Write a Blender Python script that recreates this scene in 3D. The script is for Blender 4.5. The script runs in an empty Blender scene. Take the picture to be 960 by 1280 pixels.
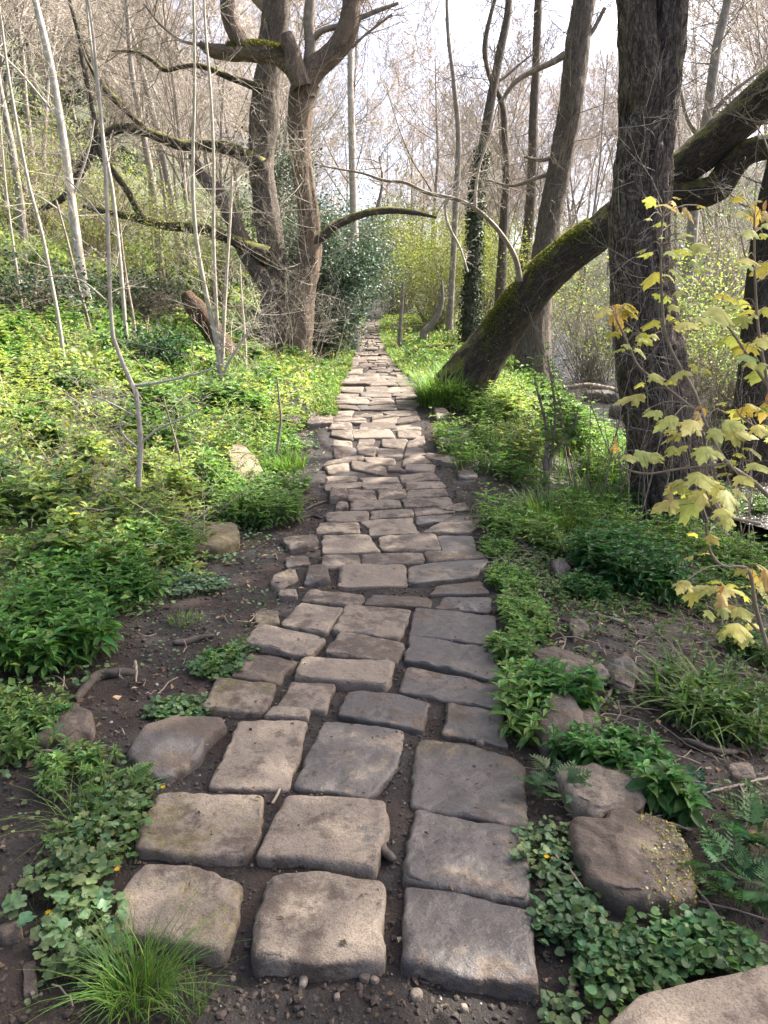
import bpy, math, random
import numpy as np
from mathutils import Vector
rng = np.random.default_rng(11)
random.seed(11)
scene = bpy.context.scene
COL = scene.collection
D2R = math.radians

# ------------------------------------------------------------------ camera model (used to measure the place)
F = 950.0
PITCH = math.atan2(240, 950)
CZ = 1.6
cP, sP = math.cos(PITCH), math.sin(PITCH)

def ray(px, py):
    x, y = (px - 480) / F, (640 - py) / F
    return np.array([x, cP + y * sP, -sP + y * cP])

def P(px, py, Y):
    d = ray(px, py)
    return np.array([0, 0, CZ]) + d * (Y / d[1])

def msize(w, py, Y):
    """metres across for w pixels at height py and distance Y"""
    return w * (Y / ray(480, py)[1]) / F

# ------------------------------------------------------------------ noise
_perm = rng.permutation(256)
_val = rng.random(256) * 2 - 1

def vnoise(p):
    p = np.asarray(p, float)
    i = np.floor(p).astype(np.int64)
    f = p - i
    f = f * f * f * (f * (f * 6 - 15) + 10)
    out = np.zeros(p.shape[:-1])
    for dx in (0, 1):
        wx = f[..., 0] if dx else 1 - f[..., 0]
        hx = _perm[(i[..., 0] + dx) & 255]
        for dy in (0, 1):
            wy = f[..., 1] if dy else 1 - f[..., 1]
            hy = _perm[(hx + i[..., 1] + dy) & 255]
            for dz in (0, 1):
                wz = f[..., 2] if dz else 1 - f[..., 2]
                out += wx * wy * wz * _val[_perm[(hy + i[..., 2] + dz) & 255]]
    return out

def fbm(p, oct=4, gain=.5):
    p = np.asarray(p, float)
    a, s, t = 1.0, 0, 0
    for k in range(oct):
        t = t + a * vnoise(p * (2 ** k) + 17.3 * k)
        s += a
        a *= gain
    return t / s

def xyz(x, y, z=0.0):
    x, y = np.broadcast_arrays(np.asarray(x, float), np.asarray(y, float))
    return np.stack([x, y, np.full_like(x, z)], -1)

def sstep(a, b, x):
    t = np.clip((np.asarray(x, float) - a) / (b - a), 0, 1)
    return t * t * (3 - 2 * t)

def smax(a, b, k):
    return .5 * (a + b + np.sqrt((a - b) ** 2 + k * k))

# ------------------------------------------------------------------ terrain
_ky = np.linspace(-20, 200, 2201)
_kz = np.interp(_ky, [-20, 0, 5, 6.5, 7.5, 10, 12.5, 15, 20, 32, 45, 80, 200],
                [-.3, 0, 0, .08, .17, .55, .68, .76, .92, 1.55, 2.1, 5.5, 16])
_g = np.exp(-np.linspace(-2.5, 2.5, 21) ** 2 / 2); _g /= _g.sum()
_kz = np.convolve(np.pad(_kz, 10, mode='edge'), _g, 'valid')
def zp(y):
    return np.interp(y, _ky, _kz)
def xs(y):    # stream centre line
    return np.interp(y, [-10, 5, 8, 11, 15, 20, 25, 40, 80], [7.5, 6.6, 4.9, 3.95, 4.3, 5.3, 6.2, 8.0, 14])
def zs(y):    # stream level
    return np.interp(y, [-10, 6, 7.5, 11, 15, 25, 40, 80], [-.62, -.6, -.4, -.03, .06, .36, 1.0, 4.0])

def march(px, py, fn, y0=.6, y1=120):
    d = ray(px, py)
    Y = np.concatenate([np.arange(y0, 12, .01), np.arange(12, y1, .05)])
    X, Z = d[0] / d[1] * Y, CZ + d[2] / d[1] * Y
    h = fn(X, Y)
    w = np.nonzero(Z <= h)[0]
    k = w[0] if len(w) else len(Y) - 1
    return np.array([X[k], Y[k], h[k]])

def PP(px, py):
    return march(px, py, lambda x, y: zp(y))

_eL = [PP(x, y) for y, x in [(1240, 120), (1150, 140), (1000, 190), (880, 260), (820, 300), (760, 360), (700, 405), (640, 405), (600, 408), (550, 412), (520, 415), (500, 418), (480, 424), (460, 436), (440, 440), (420, 445), (404, 455), (394, 462)]]
_eR = [PP(x, y) for y, x in [(1240, 690), (1150, 668), (1000, 655), (880, 634), (820, 622), (760, 612), (700, 604), (640, 580), (600, 550), (550, 530), (520, 526), (500, 528), (480, 522), (460, 500), (440, 485), (420, 477), (404, 476), (394, 477)]]
def xL(y): return np.interp(y, [p[1] for p in _eL], [p[0] for p in _eL])
def xR(y): return np.interp(y, [p[1] for p in _eR], [p[0] for p in _eR])

def ground(x, y, fine=True):
    x, y = np.asarray(x, float), np.asarray(y, float)
    z = zp(y)
    u = np.maximum(0, -x - np.interp(y, [0, 3, 5, 8, 14, 30], [1.35, 1.4, 1.2, 1.15, .95, 1.2]))
    left = .10 * u + .26 * u * u / (u + 1.2) + .012 * np.maximum(0, u - 4) ** 2 / (1 + .03 * u)
    left = left + sstep(.2, 2.5, u) * (.22 * fbm(xyz(x * .55, y * .55), 3) + .05 * fbm(xyz(x * 2.1, y * 2.1, 3), 2))
    r = np.maximum(0, x - np.interp(y, [0, 3, 6, 10, 20, 40], [.75, .95, 1.0, 1.2, 1.6, 2.2]))
    slope = z - (.10 * r + .17 * r * r / (r + .8) + .04 * r * r)
    bed = zs(y) - .16
    far = bed + .42 * (x - xs(y) - .95) - .004 * np.maximum(0, x - xs(y) - 8) ** 2
    right = smax(smax(slope, bed, .12), far, .15)
    right = right + sstep(.3, 1.5, r) * (.10 * fbm(xyz(x * 1.1, y * 1.1, 9), 3))
    h = np.where(x > 0, np.minimum(right, z + 99) - .06 * (x < -9), z + left)
    inp = sstep(-.12, .03, x - xL(y)) * sstep(-.12, .03, xR(y) - x)
    h = h - .016 - inp * (.010 - .006 * sstep(5, 9, y))
    h = h - .026 * sstep(2.0, 1.6, y)
    if fine:
        near = sstep(14, 6, y)
        h = h + near * (.018 * fbm(xyz(x * 5, y * 5, 5), 3) + .014 * fbm(xyz(x * 20, y * 20, 8), 3)) + .02 * (1 - near) * fbm(xyz(x * 2, y * 2, 2), 2)
    return h

def G(px, py):
    return march(px, py, lambda x, y: ground(x, y, False))

# ------------------------------------------------------------------ mesh + object helpers
def tag(o, label=None, cat=None, group=None, kind=None):
    if label: o['label'] = label
    if cat: o['category'] = cat
    if group: o['group'] = group
    if kind: o['kind'] = kind
    return o

def mesh_np(name, V, faces, mat, smooth=True, col=None, bark=None):
    """faces: list of (N,k) index arrays"""
    me = bpy.data.meshes.new(name)
    V = np.ascontiguousarray(V, np.float32)
    me.vertices.add(len(V))
    me.vertices.foreach_set('co', V.ravel())
    idx = np.concatenate([f.ravel() for f in faces]).astype(np.int32)
    cnt = np.concatenate([np.full(len(f), f.shape[1]) for f in faces])
    start = np.concatenate([[0], np.cumsum(cnt)[:-1]]).astype(np.int32)
    me.loops.add(len(idx))
    me.loops.foreach_set('vertex_index', idx)
    me.polygons.add(len(cnt))
    me.polygons.foreach_set('loop_start', start)
    me.polygons.foreach_set('use_smooth', np.full(len(cnt), smooth, bool))
    if col is not None:
        a = me.color_attributes.new('col', 'FLOAT_COLOR', 'POINT')
        c = np.ones((len(V), 4), np.float32); c[:, :3] = col
        a.data.foreach_set('color', c.ravel())
    if bark is not None:
        a = me.attributes.new('bark', 'FLOAT_VECTOR', 'POINT')
        a.data.foreach_set('vector', np.ascontiguousarray(bark, np.float32).ravel())
    me.update(calc_edges=True)
    me.materials.append(mat)
    return me

def link(name, me, parent=None, origin=None):
    o = bpy.data.objects.new(name, me)
    COL.objects.link(o)
    if parent is not None:
        o.parent = parent
    elif origin is not None:
        o.location = origin
    return o

def empty(name, loc, label, cat, group=None):
    o = bpy.data.objects.new(name, None)
    o.location = [float(v) for v in loc]
    o.empty_display_size = .1
    COL.objects.link(o)
    return tag(o, label, cat, group)

def obj_np(name, V, faces, mat, parent=None, loc=None, smooth=True, col=None, bark=None):
    """V in world coordinates; parent (an Empty at its location) or loc gives the origin"""
    org = np.array(parent.location if parent is not None and parent.parent is None else ((0, 0, 0) if loc is None else loc))
    if parent is not None and parent.parent is not None:
        org = np.array(parent.parent.location)
    o = link(name, mesh_np(name, np.asarray(V) - org, faces, mat, smooth, col, bark), parent, None if parent is not None else org)
    return o

# ------------------------------------------------------------------ tubes
def tube_arrays(lines):
    """lines: list of (pts, radii, sides). Returns V, faces, bark coordinates, line index per vertex"""
    groups = {}
    for i, (p, r, k) in enumerate(lines):
        groups.setdefault((len(p), k), []).append(i)
    Vs, Fs, Bs, Is = [], [], [], []
    off = 0
    for (n, k), ids in groups.items():
        Pt = np.array([lines[i][0] for i in ids], float)
        Rd = np.array([lines[i][1] for i in ids], float)
        T = np.gradient(Pt, axis=1)
        T /= np.linalg.norm(T, axis=2, keepdims=True) + 1e-9
        ref = np.array([.08, 1.0, .13]); ref /= np.linalg.norm(ref)
        U = np.cross(T, ref); bad = np.linalg.norm(U, axis=2, keepdims=True) < .05
        U = np.where(bad, np.cross(T, np.array([1.0, .1, 0])), U)
        U /= np.linalg.norm(U, axis=2, keepdims=True) + 1e-9
        W = np.cross(T, U)
        a = np.arange(k) / k * 2 * np.pi
        ring = U[:, :, None, :] * np.cos(a)[None, None, :, None] + W[:, :, None, :] * np.sin(a)[None, None, :, None]
        V = Pt[:, :, None, :] + ring * Rd[:, :, None, None]
        seg = np.linalg.norm(np.diff(Pt, axis=1), axis=2)
        s = np.concatenate([np.zeros((len(ids), 1)), np.cumsum(seg, 1)], 1) + (np.array(ids) * 3.77 % 50)[:, None]
        B = np.stack([np.cos(a)[None, None, :] * Rd[:, :, None], np.sin(a)[None, None, :] * Rd[:, :, None], np.repeat(s[:, :, None], k, 2)], -1)
        m = len(ids)
        base = (np.arange(m) * n * k)[:, None, None] + (np.arange(n - 1) * k)[None, :, None]
        j = np.arange(k)[None, None, :]; j2 = (np.arange(k) + 1) % k; j2 = j2[None, None, :]
        Q = np.stack([base + j, base + j2, base + k + j2, base + k + j], -1).reshape(-1, 4) + off
        Vs.append(V.reshape(-1, 3)); Bs.append(B.reshape(-1, 3)); Fs.append(Q)
        Is.append(np.repeat(np.array(ids), n * k))
        off += m * n * k
    return np.concatenate(Vs), [np.concatenate(Fs)], np.concatenate(Bs), np.concatenate(Is)

def catmull(pts, n):
    pts = np.asarray(pts, float)
    m = len(pts)
    if m == 2:
        t = np.linspace(0, 1, n)[:, None]
        return pts[0] * (1 - t) + pts[1] * t
    Q = np.vstack([2 * pts[0] - pts[1], pts, 2 * pts[-1] - pts[-2]])
    L = np.concatenate([[0], np.cumsum(np.linalg.norm(np.diff(pts[:, :3], axis=0), axis=1))])
    s = np.linspace(0, L[-1], n)
    k = np.clip(np.searchsorted(L, s, side='right') - 1, 0, m - 2)
    t = ((s - L[k]) / (L[k + 1] - L[k]))[:, None]
    a, b, c, d = Q[k], Q[k + 1], Q[k + 2], Q[k + 3]
    return .5 * (2 * b + (c - a) * t + (2 * a - 5 * b + 4 * c - d) * t * t + (3 * b - a - 3 * c + d) * t ** 3)

def px_path(pl, Y, n):
    """pl: [(px,py,width px[,dY])]; Y distance; -> pts (n,3), radii (n)"""
    q = []
    for e in pl:
        y = Y + (e[3] if len(e) > 3 else 0)
        q.append(list(P(e[0], e[1], y)) + [.5 * msize(e[2], e[1], y)])
    q = catmull(np.array(q), n)
    return q[:, :3], np.maximum(q[:, 3], .001)

def big_trunk(pl, Y, n=160, k=56, lump=.10, fis=.035, seed=0, ground_sink=0):
    pts, rad = px_path(pl, Y, n)
    V, Fc, B, _ = tube_arrays([(pts, rad, k)])
    rr = np.repeat(rad, k)
    cen = np.repeat(pts, k, 0)
    q = B * np.array([1, 1, .35])
    l1 = fbm(q * 2.2 + seed, 3)
    l2 = fbm(B * np.array([13, 13, 2.2]) + seed, 3)
    l3 = fbm(B * np.array([38, 38, 7]) + seed * 2, 2)
    V = cen + (V - cen) * (1 + lump * l1[:, None] * 1.6) + (V - cen) / (rr[:, None] + 1e-6) * (fis * (np.abs(l2) * -1.0 + .2) + fis * .4 * l3)[:, None] * np.minimum(1, rr / .15)[:, None]
    return V, Fc, B

# ------------------------------------------------------------------ materials
def newmat(name):
    m = bpy.data.materials.new(name)
    m.use_nodes = True
    m.node_tree.nodes.clear()
    return m, m.node_tree

def N(nt, typ, props=None, **ins):
    n = nt.nodes.new(typ)
    for k, v in (props or {}).items():
        setattr(n, k, v)
    for k, v in ins.items():
        s = n.inputs[int(k[1:])] if k[0] == 'i' and k[1:].isdigit() else n.inputs[k.replace('_', ' ')]
        if isinstance(v, bpy.types.NodeSocket):
            nt.links.new(v, s)
        elif isinstance(v, (tuple, list)) and len(v) == 3 and s.type == 'RGBA':
            s.default_value = (*v, 1)
        else:
            s.default_value = v
    return n

def ramp(nt, fac, stops):
    n = nt.nodes.new('ShaderNodeValToRGB')
    e = n.color_ramp.elements
    while len(e) < len(stops): e.new(.5)
    for el, (p, c) in zip(e, stops):
        el.position = p
        el.color = (*c, 1) if not isinstance(c, (int, float)) else (c, c, c, 1)
    nt.links.new(fac, n.inputs['Fac'])
    return n.outputs['Color']

def mixc(nt, fac, a, b, mode='MIX'):
    n = N(nt, 'ShaderNodeMix', {'data_type': 'RGBA', 'blend_type': mode})
    for s, v in ((n.inputs['Factor'], fac), (n.inputs[6], a), (n.inputs[7], b)):
        if isinstance(v, bpy.types.NodeSocket): nt.links.new(v, s)
        elif isinstance(v, (tuple, list)): s.default_value = (*v, 1)
        else: s.default_value = v
    return n.outputs[2]

def math_(nt, op, a, b=0.0, clamp=False):
    n = N(nt, 'ShaderNodeMath', {'operation': op, 'use_clamp': clamp})
    for s, v in zip(n.inputs, (a, b)):
        if isinstance(v, bpy.types.NodeSocket): nt.links.new(v, s)
        else: s.default_value = v
    return n.outputs[0]

def noise_(nt, vec, scale, detail=4, rough=.55):
    return N(nt, 'ShaderNodeTexNoise', {}, Vector=vec, Scale=scale, Detail=detail, Roughness=rough).outputs['Fac']

def out(nt, sh):
    nt.links.new(sh, N(nt, 'ShaderNodeOutputMaterial').inputs['Surface'])

def leaf_mat(name, trans=.48, rough=.45, spec=.35, var=.25):
    m, nt = newmat(name)
    c = N(nt, 'ShaderNodeVertexColor', {'layer_name': 'col'}).outputs['Color']
    tc = N(nt, 'ShaderNodeTexCoord').outputs['Object']
    n = noise_(nt, tc, 60, 2)
    c = mixc(nt, var, c, ramp(nt, n, [(.3, .0), (.7, 1.0)]), 'OVERLAY')
    p = N(nt, 'ShaderNodeBsdfPrincipled', {}, Base_Color=c, Roughness=rough, Specular_IOR_Level=spec)
    t = N(nt, 'ShaderNodeBsdfTranslucent', {}, Color=mixc(nt, 1.0, c, (1.15, 1.2, .72), 'MULTIPLY'))
    mx = N(nt, 'ShaderNodeMixShader', {}, i0=trans, i1=p.outputs[0], i2=t.outputs[0])
    out(nt, mx.outputs[0])
    return m

def bark_mat(name, dark, light, sc=1.0, moss=0.0, mosscol=(.09, .10, .02), bump=.5, lich=0.0, red=None):
    m, nt = newmat(name)
    a = N(nt, 'ShaderNodeAttribute', {'attribute_name': 'bark'}).outputs['Vector']
    mp = N(nt, 'ShaderNodeMapping', {}, Vector=a, Scale=(1, 1, .38)).outputs[0]
    n1 = noise_(nt, mp, 26 * sc, 5, .65)
    n2 = noise_(nt, a, 5 * sc, 4)
    mp2 = N(nt, 'ShaderNodeMapping', {}, Vector=a, Scale=(1, 1, .20)).outputs[0]
    r1 = math_(nt, 'ABSOLUTE', math_(nt, 'SUBTRACT', noise_(nt, mp2, 19 * sc, 3, .6), .5))
    r2 = math_(nt, 'ABSOLUTE', math_(nt, 'SUBTRACT', noise_(nt, mp, 40 * sc, 3, .6), .5))
    ridge = math_(nt, 'MULTIPLY', ramp(nt, r1, [(.0, .0), (.045, .7), (.12, 1.0)]), ramp(nt, r2, [(.0, .3), (.05, .85), (.12, 1.0)]))
    ridge = math_(nt, 'MULTIPLY', ridge, ramp(nt, n1, [(.25, .45), (.7, 1.0)]))
    c = mixc(nt, ridge, dark, light)
    c = mixc(nt, ramp(nt, n2, [(.35, 0.), (.7, .55)]), c, tuple(x * .55 for x in light))
    if red:
        c = mixc(nt, ramp(nt, noise_(nt, a, 2.3, 3), [(.42, 0.), (.62, .8)]), c, red)
    if lich:
        c = mixc(nt, ramp(nt, noise_(nt, a, 14, 5, .7), [(.60, 0.), (.72, lich)]), c, (.33, .34, .29))
    rough = .85
    if moss:
        nz = N(nt, 'ShaderNodeSeparateXYZ', {}, i0=N(nt, 'ShaderNodeNewGeometry').outputs['Normal']).outputs[2]
        mk = math_(nt, 'ADD', math_(nt, 'MULTIPLY', nz, .75), math_(nt, 'MULTIPLY', math_(nt, 'SUBTRACT', noise_(nt, a, 7, 5, .7), .5), 2.2))
        mk = ramp(nt, math_(nt, 'ADD', mk, moss - .5), [(.12, 0.), (.42, 1.)])
        mc = mixc(nt, noise_(nt, a, 45, 3), tuple(x * .5 for x in mosscol), tuple(min(1, x * 1.7) for x in mosscol))
        c = mixc(nt, mk, c, mc)
    h = math_(nt, 'ADD', math_(nt, 'MULTIPLY', ridge, 1.0), math_(nt, 'MULTIPLY', noise_(nt, a, 90 * sc, 3), .4))
    b = N(nt, 'ShaderNodeBump', {}, Strength=bump, Distance=.035 / sc, Height=h)
    p = N(nt, 'ShaderNodeBsdfPrincipled', {}, Base_Color=c, Roughness=rough, Specular_IOR_Level=.25, Normal=b.outputs[0])
    out(nt, p.outputs[0])
    return m

def noise_c(nt, vec, scale):
    return N(nt, 'ShaderNodeTexNoise', {}, Vector=vec, Scale=scale, Detail=2.0).outputs['Color']

def twig_mat(name, base, base2, rough=.7):
    m, nt = newmat(name)
    a = N(nt, 'ShaderNodeAttribute', {'attribute_name': 'bark'}).outputs['Vector']
    n = noise_(nt, a, 9, 4, .7)
    c = mixc(nt, ramp(nt, n, [(.35, 0.), (.65, 1.)]), base, base2)
    p = N(nt, 'ShaderNodeBsdfPrincipled', {}, Base_Color=c, Roughness=rough, Specular_IOR_Level=.3)
    out(nt, p.outputs[0])
    return m

def stone_mat(name):
    """object colour: R dampness 0-1, G paleness 0-1, B moss 0-1"""
    m, nt = newmat(name)
    oi = N(nt, 'ShaderNodeObjectInfo')
    oc = N(nt, 'ShaderNodeSeparateColor', {}, Color=oi.outputs['Color']).outputs
    loc = N(nt, 'ShaderNodeTexCoord').outputs['Object']
    off = N(nt, 'ShaderNodeVectorMath', {'operation': 'SCALE'}, Scale=37.0)
    nt.links.new(N(nt, 'ShaderNodeCombineXYZ', {}, X=oi.outputs['Random'], Y=oi.outputs['Random'], Z=oi.outputs['Random']).outputs[0], off.inputs[0])
    v = N(nt, 'ShaderNodeVectorMath', {'operation': 'ADD'}, i0=loc, i1=off.outputs[0]).outputs[0]
    big = noise_(nt, v, 3.2, 4, .6)
    mid = noise_(nt, v, 11, 6, .68)
    fin = noise_(nt, v, 55, 4, .7)
    gr = noise_(nt, v, 190, 3, .7)
    pale = mixc(nt, fin, (.145, .114, .087), (.265, .215, .164))
    brown = mixc(nt, fin, (.066, .049, .037), (.125, .094, .070))
    th = math_(nt, 'ADD', math_(nt, 'ADD', math_(nt, 'MULTIPLY', mid, .62), math_(nt, 'MULTIPLY', big, .55)), math_(nt, 'MULTIPLY', math_(nt, 'SUBTRACT', oc[1], .5), .34))
    c = mixc(nt, ramp(nt, th, [(.555, 0.), (.64, 1.)]), brown, pale)
    spots = ramp(nt, noise_(nt, v, 26, 5, .75), [(.60, 0.), (.70, .55)])
    c = mixc(nt, spots, c, (.085, .068, .056))
    # damp film: darker, smoother, bluish-grey grit
    wetn = math_(nt, 'ADD', math_(nt, 'MULTIPLY', math_(nt, 'SUBTRACT', noise_(nt, v, 4.2, 6, .66), .5), 2.3), math_(nt, 'SUBTRACT', oc[0], .50))
    wet = ramp(nt, wetn, [(.0, 0.), (.13, 1.)])
    c = mixc(nt, math_(nt, 'MULTIPLY', wet, .8), c, mixc(nt, fin, (.050, .045, .043), (.104, .095, .090)))
    # ochre lichen and moss
    mk = math_(nt, 'MULTIPLY', ramp(nt, noise_(nt, v, 95, 3, .7), [(.47, 0.), (.60, 1.)]),
               ramp(nt, math_(nt, 'ADD', noise_(nt, v, 4.5, 4, .65), math_(nt, 'MULTIPLY', math_(nt, 'SUBTRACT', oc[2], .5), .9)), [(.50, 0.), (.68, 1.)]))
    c = mixc(nt, mk, c, mixc(nt, noise_(nt, v, 30, 3), (.085, .075, .012), (.19, .155, .025)))
    c = mixc(nt, ramp(nt, gr, [(.36, .6), (.52, 0.)]), c, (.04, .034, .030))
    h = math_(nt, 'ADD', math_(nt, 'ADD', math_(nt, 'MULTIPLY', mid, .9), math_(nt, 'MULTIPLY', fin, .45)), math_(nt, 'MULTIPLY', gr, .16))
    h = math_(nt, 'SUBTRACT', h, math_(nt, 'MULTIPLY', spots, .15))
    b = N(nt, 'ShaderNodeBump', {}, Strength=.8, Distance=.015, Height=h)
    rough = math_(nt, 'SUBTRACT', .86, math_(nt, 'MULTIPLY', wet, math_(nt, 'MULTIPLY', oc[0], .62)))
    p = N(nt, 'ShaderNodeBsdfPrincipled', {}, Base_Color=c, Roughness=rough, Specular_IOR_Level=.42, Normal=b.outputs[0])
    out(nt, p.outputs[0])
    return m

def ground_mat(name):
    m, nt = newmat(name)
    c = N(nt, 'ShaderNodeVertexColor', {'layer_name': 'col'}).outputs['Color']
    k = N(nt, 'ShaderNodeSeparateColor', {}, Color=c).outputs   # R: humus instead of mud, G: green turf
    v = N(nt, 'ShaderNodeTexCoord').outputs['Object']
    n1, n2, n3 = noise_(nt, v, 2.1, 5, .6), noise_(nt, v, 18, 6, .7), noise_(nt, v, 90, 4, .7)
    mud = mixc(nt, n2, (.008, .0062, .0055), (.029, .022, .018))
    mud = mixc(nt, ramp(nt, n1, [(.48, 0.), (.68, .5)]), mud, (.068, .042, .029))
    hum = mixc(nt, n2, (.014, .010, .007), (.058, .043, .030))
    grn = mixc(nt, n2, (.022, .035, .010), (.085, .105, .028))
    cc = mixc(nt, k[0], mud, hum)
    cc = mixc(nt, k[1], cc, grn)
    cc = mixc(nt, ramp(nt, n3, [(.62, 0.), (.74, .4)]), cc, (.11, .09, .07))
    h = math_(nt, 'ADD', n2, math_(nt, 'MULTIPLY', n3, .5))
    b = N(nt, 'ShaderNodeBump', {}, Strength=.8, Distance=.02, Height=h)
    r = ramp(nt, n1, [(.35, .5), (.6, .9)])
    p = N(nt, 'ShaderNodeBsdfPrincipled', {}, Base_Color=cc, Roughness=r, Specular_IOR_Level=.35, Normal=b.outputs[0])
    out(nt, p.outputs[0])
    return m

def water_mat(name):
    m, nt = newmat(name)
    v = N(nt, 'ShaderNodeTexCoord').outputs['Object']
    n = noise_(nt, v, 7, 4, .6)
    b = N(nt, 'ShaderNodeBump', {}, Strength=.9, Distance=.05, Height=n)
    p = N(nt, 'ShaderNodeBsdfPrincipled', {}, Base_Color=mixc(nt, ramp(nt, noise_(nt, v, 3.0, 5, .7), [(.60, 0.), (.68, 1.)]), (.022, .020, .015), (.38, .39, .40)), Roughness=.08, Specular_IOR_Level=.6, Normal=b.outputs[0])  # pale patches in the colour paint the sparkle of the water
    out(nt, p.outputs[0])
    return m

def plain_mat(name, c1, c2, sc=30, rough=.8, bump=.3):
    m, nt = newmat(name)
    v = N(nt, 'ShaderNodeTexCoord').outputs['Object']
    n = noise_(nt, v, sc, 5, .65)
    b = N(nt, 'ShaderNodeBump', {}, Strength=bump, Distance=.01, Height=n)
    p = N(nt, 'ShaderNodeBsdfPrincipled', {}, Base_Color=mixc(nt, ramp(nt, n, [(.3, 0.), (.7, 1.)]), c1, c2), Roughness=rough, Specular_IOR_Level=.3, Normal=b.outputs[0])
    out(nt, p.outputs[0])
    return m

M = {}
M['leaf'] = leaf_mat('leaf_green')
M['waxy'] = leaf_mat('leaf_waxy', .2, .45, .25, .2)
M['syca'] = leaf_mat('leaf_sycamore', .42, .5, .3, .18)
M['stone'] = stone_mat('sandstone')
M['ground'] = ground_mat('woodland_soil')
M['water'] = water_mat('stream_water')
M['bark_dark'] = bark_mat('bark_dark', (.014, .010, .008), (.30, .232, .178), 1.0, .0, bump=1.0)
M['bark_lean'] = bark_mat('bark_mossy', (.020, .016, .012), (.125, .098, .072), 1.2, .30, (.13, .130, .030), bump=.9)
M['bark_left'] = bark_mat('bark_brown', (.045, .032, .025), (.27, .20, .148), 1.2, .06, (.13, .12, .03), bump=.7, lich=.25, red=(.20, .142, .10))
M['bark_grey'] = bark_mat('bark_grey', (.045, .036, .029), (.24, .195, .155), 1.0, .12, (.09, .10, .03), bump=.6, lich=.2)
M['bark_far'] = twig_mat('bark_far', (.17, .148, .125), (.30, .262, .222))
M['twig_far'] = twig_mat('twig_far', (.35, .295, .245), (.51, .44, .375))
M['twig_brown'] = twig_mat('twig_brown', (.15, .115, .085), (.28, .225, .172))
M['twig_pale'] = twig_mat('twig_pale', (.30, .255, .20), (.48, .425, .345))
M['birch'] = twig_mat('birch_bark', (.30, .255, .205), (.52, .47, .41))
M['dead'] = twig_mat('dead_wood', (.16, .125, .09), (.36, .30, .23))
M['log'] = bark_mat('log_bark', (.04, .022, .014), (.20, .115, .070), 1.4, .12, bump=.9)
M['root'] = twig_mat('root_bark', (.035, .028, .022), (.12, .095, .075))
M['pebble'] = plain_mat('pebble_stone', (.20, .185, .17), (.42, .40, .37), 40)
M['litter'] = leaf_mat('dead_leaf', .15, .8, .2, .3)

# light and exposure
SUN_AZ, SUN_EL, SUN, SKY, EXPO = 62.0, 47.0, 3.8, .15, 2.25
SHADE_CROWN_N = 10000
HAZE = 0
DENOISE = True
# ================================================================== THE SETTING
def warp(lo, hi, n, c, tight):
    """n samples from lo to hi, dense around c"""
    a, b = math.asinh((lo - c) / tight), math.asinh((hi - c) / tight)
    return c + tight * np.sinh(np.linspace(a, b, n))

gx = warp(-140, 140, 420, -.1, 1.5)
gy = warp(-12, 190, 520, 2.0, 1.5)
GX, GY = np.meshgrid(gx, gy)
GZ = ground(GX, GY)
GZ = GZ + sstep(45, 120, np.hypot(GX, GY)) * 6
Vg = np.stack([GX, GY, GZ], -1).reshape(-1, 3)
ii = (np.arange(len(gy) - 1)[:, None] * len(gx) + np.arange(len(gx) - 1)[None, :]).ravel()
Qg = np.stack([ii, ii + 1, ii + len(gx) + 1, ii + len(gx)], 1)
lft = -GX - np.interp(GY, [0, 3, 5, 8, 14, 30], [1.35, 1.4, 1.15, 1.0, .8, 1.2])
hum = np.maximum(sstep(-.1, .5, lft), sstep(.35, 1.2, GX - xR(GY)) * .75)
hum = np.clip(hum + .35 * fbm(xyz(GX * 3, GY * 3), 3), 0, 1) * sstep(-.2, .1, np.maximum(xL(GY) - GX, GX - xR(GY)))
grn = np.maximum(sstep(.1, 1.0, lft), sstep(.3, 1.6, GX - xR(GY)) * sstep(5.5, 8, GY) * (GX < xs(GY) - .9) + sstep(1, 3, GX - xs(GY)) * .5) * .75
grn = np.clip(grn + .5 * fbm(xyz(GX * 1.7, GY * 1.7, 4), 3), 0, 1) * (grn > .01)
gc = np.stack([hum, grn, 0 * hum], -1).reshape(-1, 3)
go = obj_np('ground', Vg, [Qg], M['ground'], col=gc)
tag(go, kind='structure')

# stream: a strip of water lying in its bed
sy = np.arange(3, 60, .07)
sw = np.linspace(-1.5, 1.5, 36)
SX = xs(sy)[:, None] + sw[None, :]
SY = np.repeat(sy[:, None], len(sw), 1)
SZ = np.repeat(zs(sy)[:, None], len(sw), 1) + .03 * fbm(xyz(SX * 3, SY * 2.2), 4) + .02 * fbm(xyz(SX * 9, SY * 7), 2)
ii = (np.arange(len(sy) - 1)[:, None] * len(sw) + np.arange(len(sw) - 1)[None, :]).ravel()
so = obj_np('stream', np.stack([SX, SY, SZ], -1).reshape(-1, 3), [np.stack([ii, ii + 1, ii + len(sw) + 1, ii + len(sw)], 1)], M['water'])
tag(so, kind='structure')

# ================================================================== STONES
def chaikin(p, w, it=2):
    for _ in range(it):
        q = np.roll(p, -1, 0)
        p = np.stack([p * (1 - w) + q * w, p * w + q * (1 - w)], 1).reshape(-1, 2)
    return p

def resample_closed(p, n):
    q = np.vstack([p, p[:1]])
    L = np.concatenate([[0], np.cumsum(np.linalg.norm(np.diff(q, axis=0), axis=1))])
    s = np.linspace(0, L[-1], n, endpoint=False)
    return np.stack([np.interp(s, L, q[:, 0]), np.interp(s, L, q[:, 1])], 1)

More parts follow.
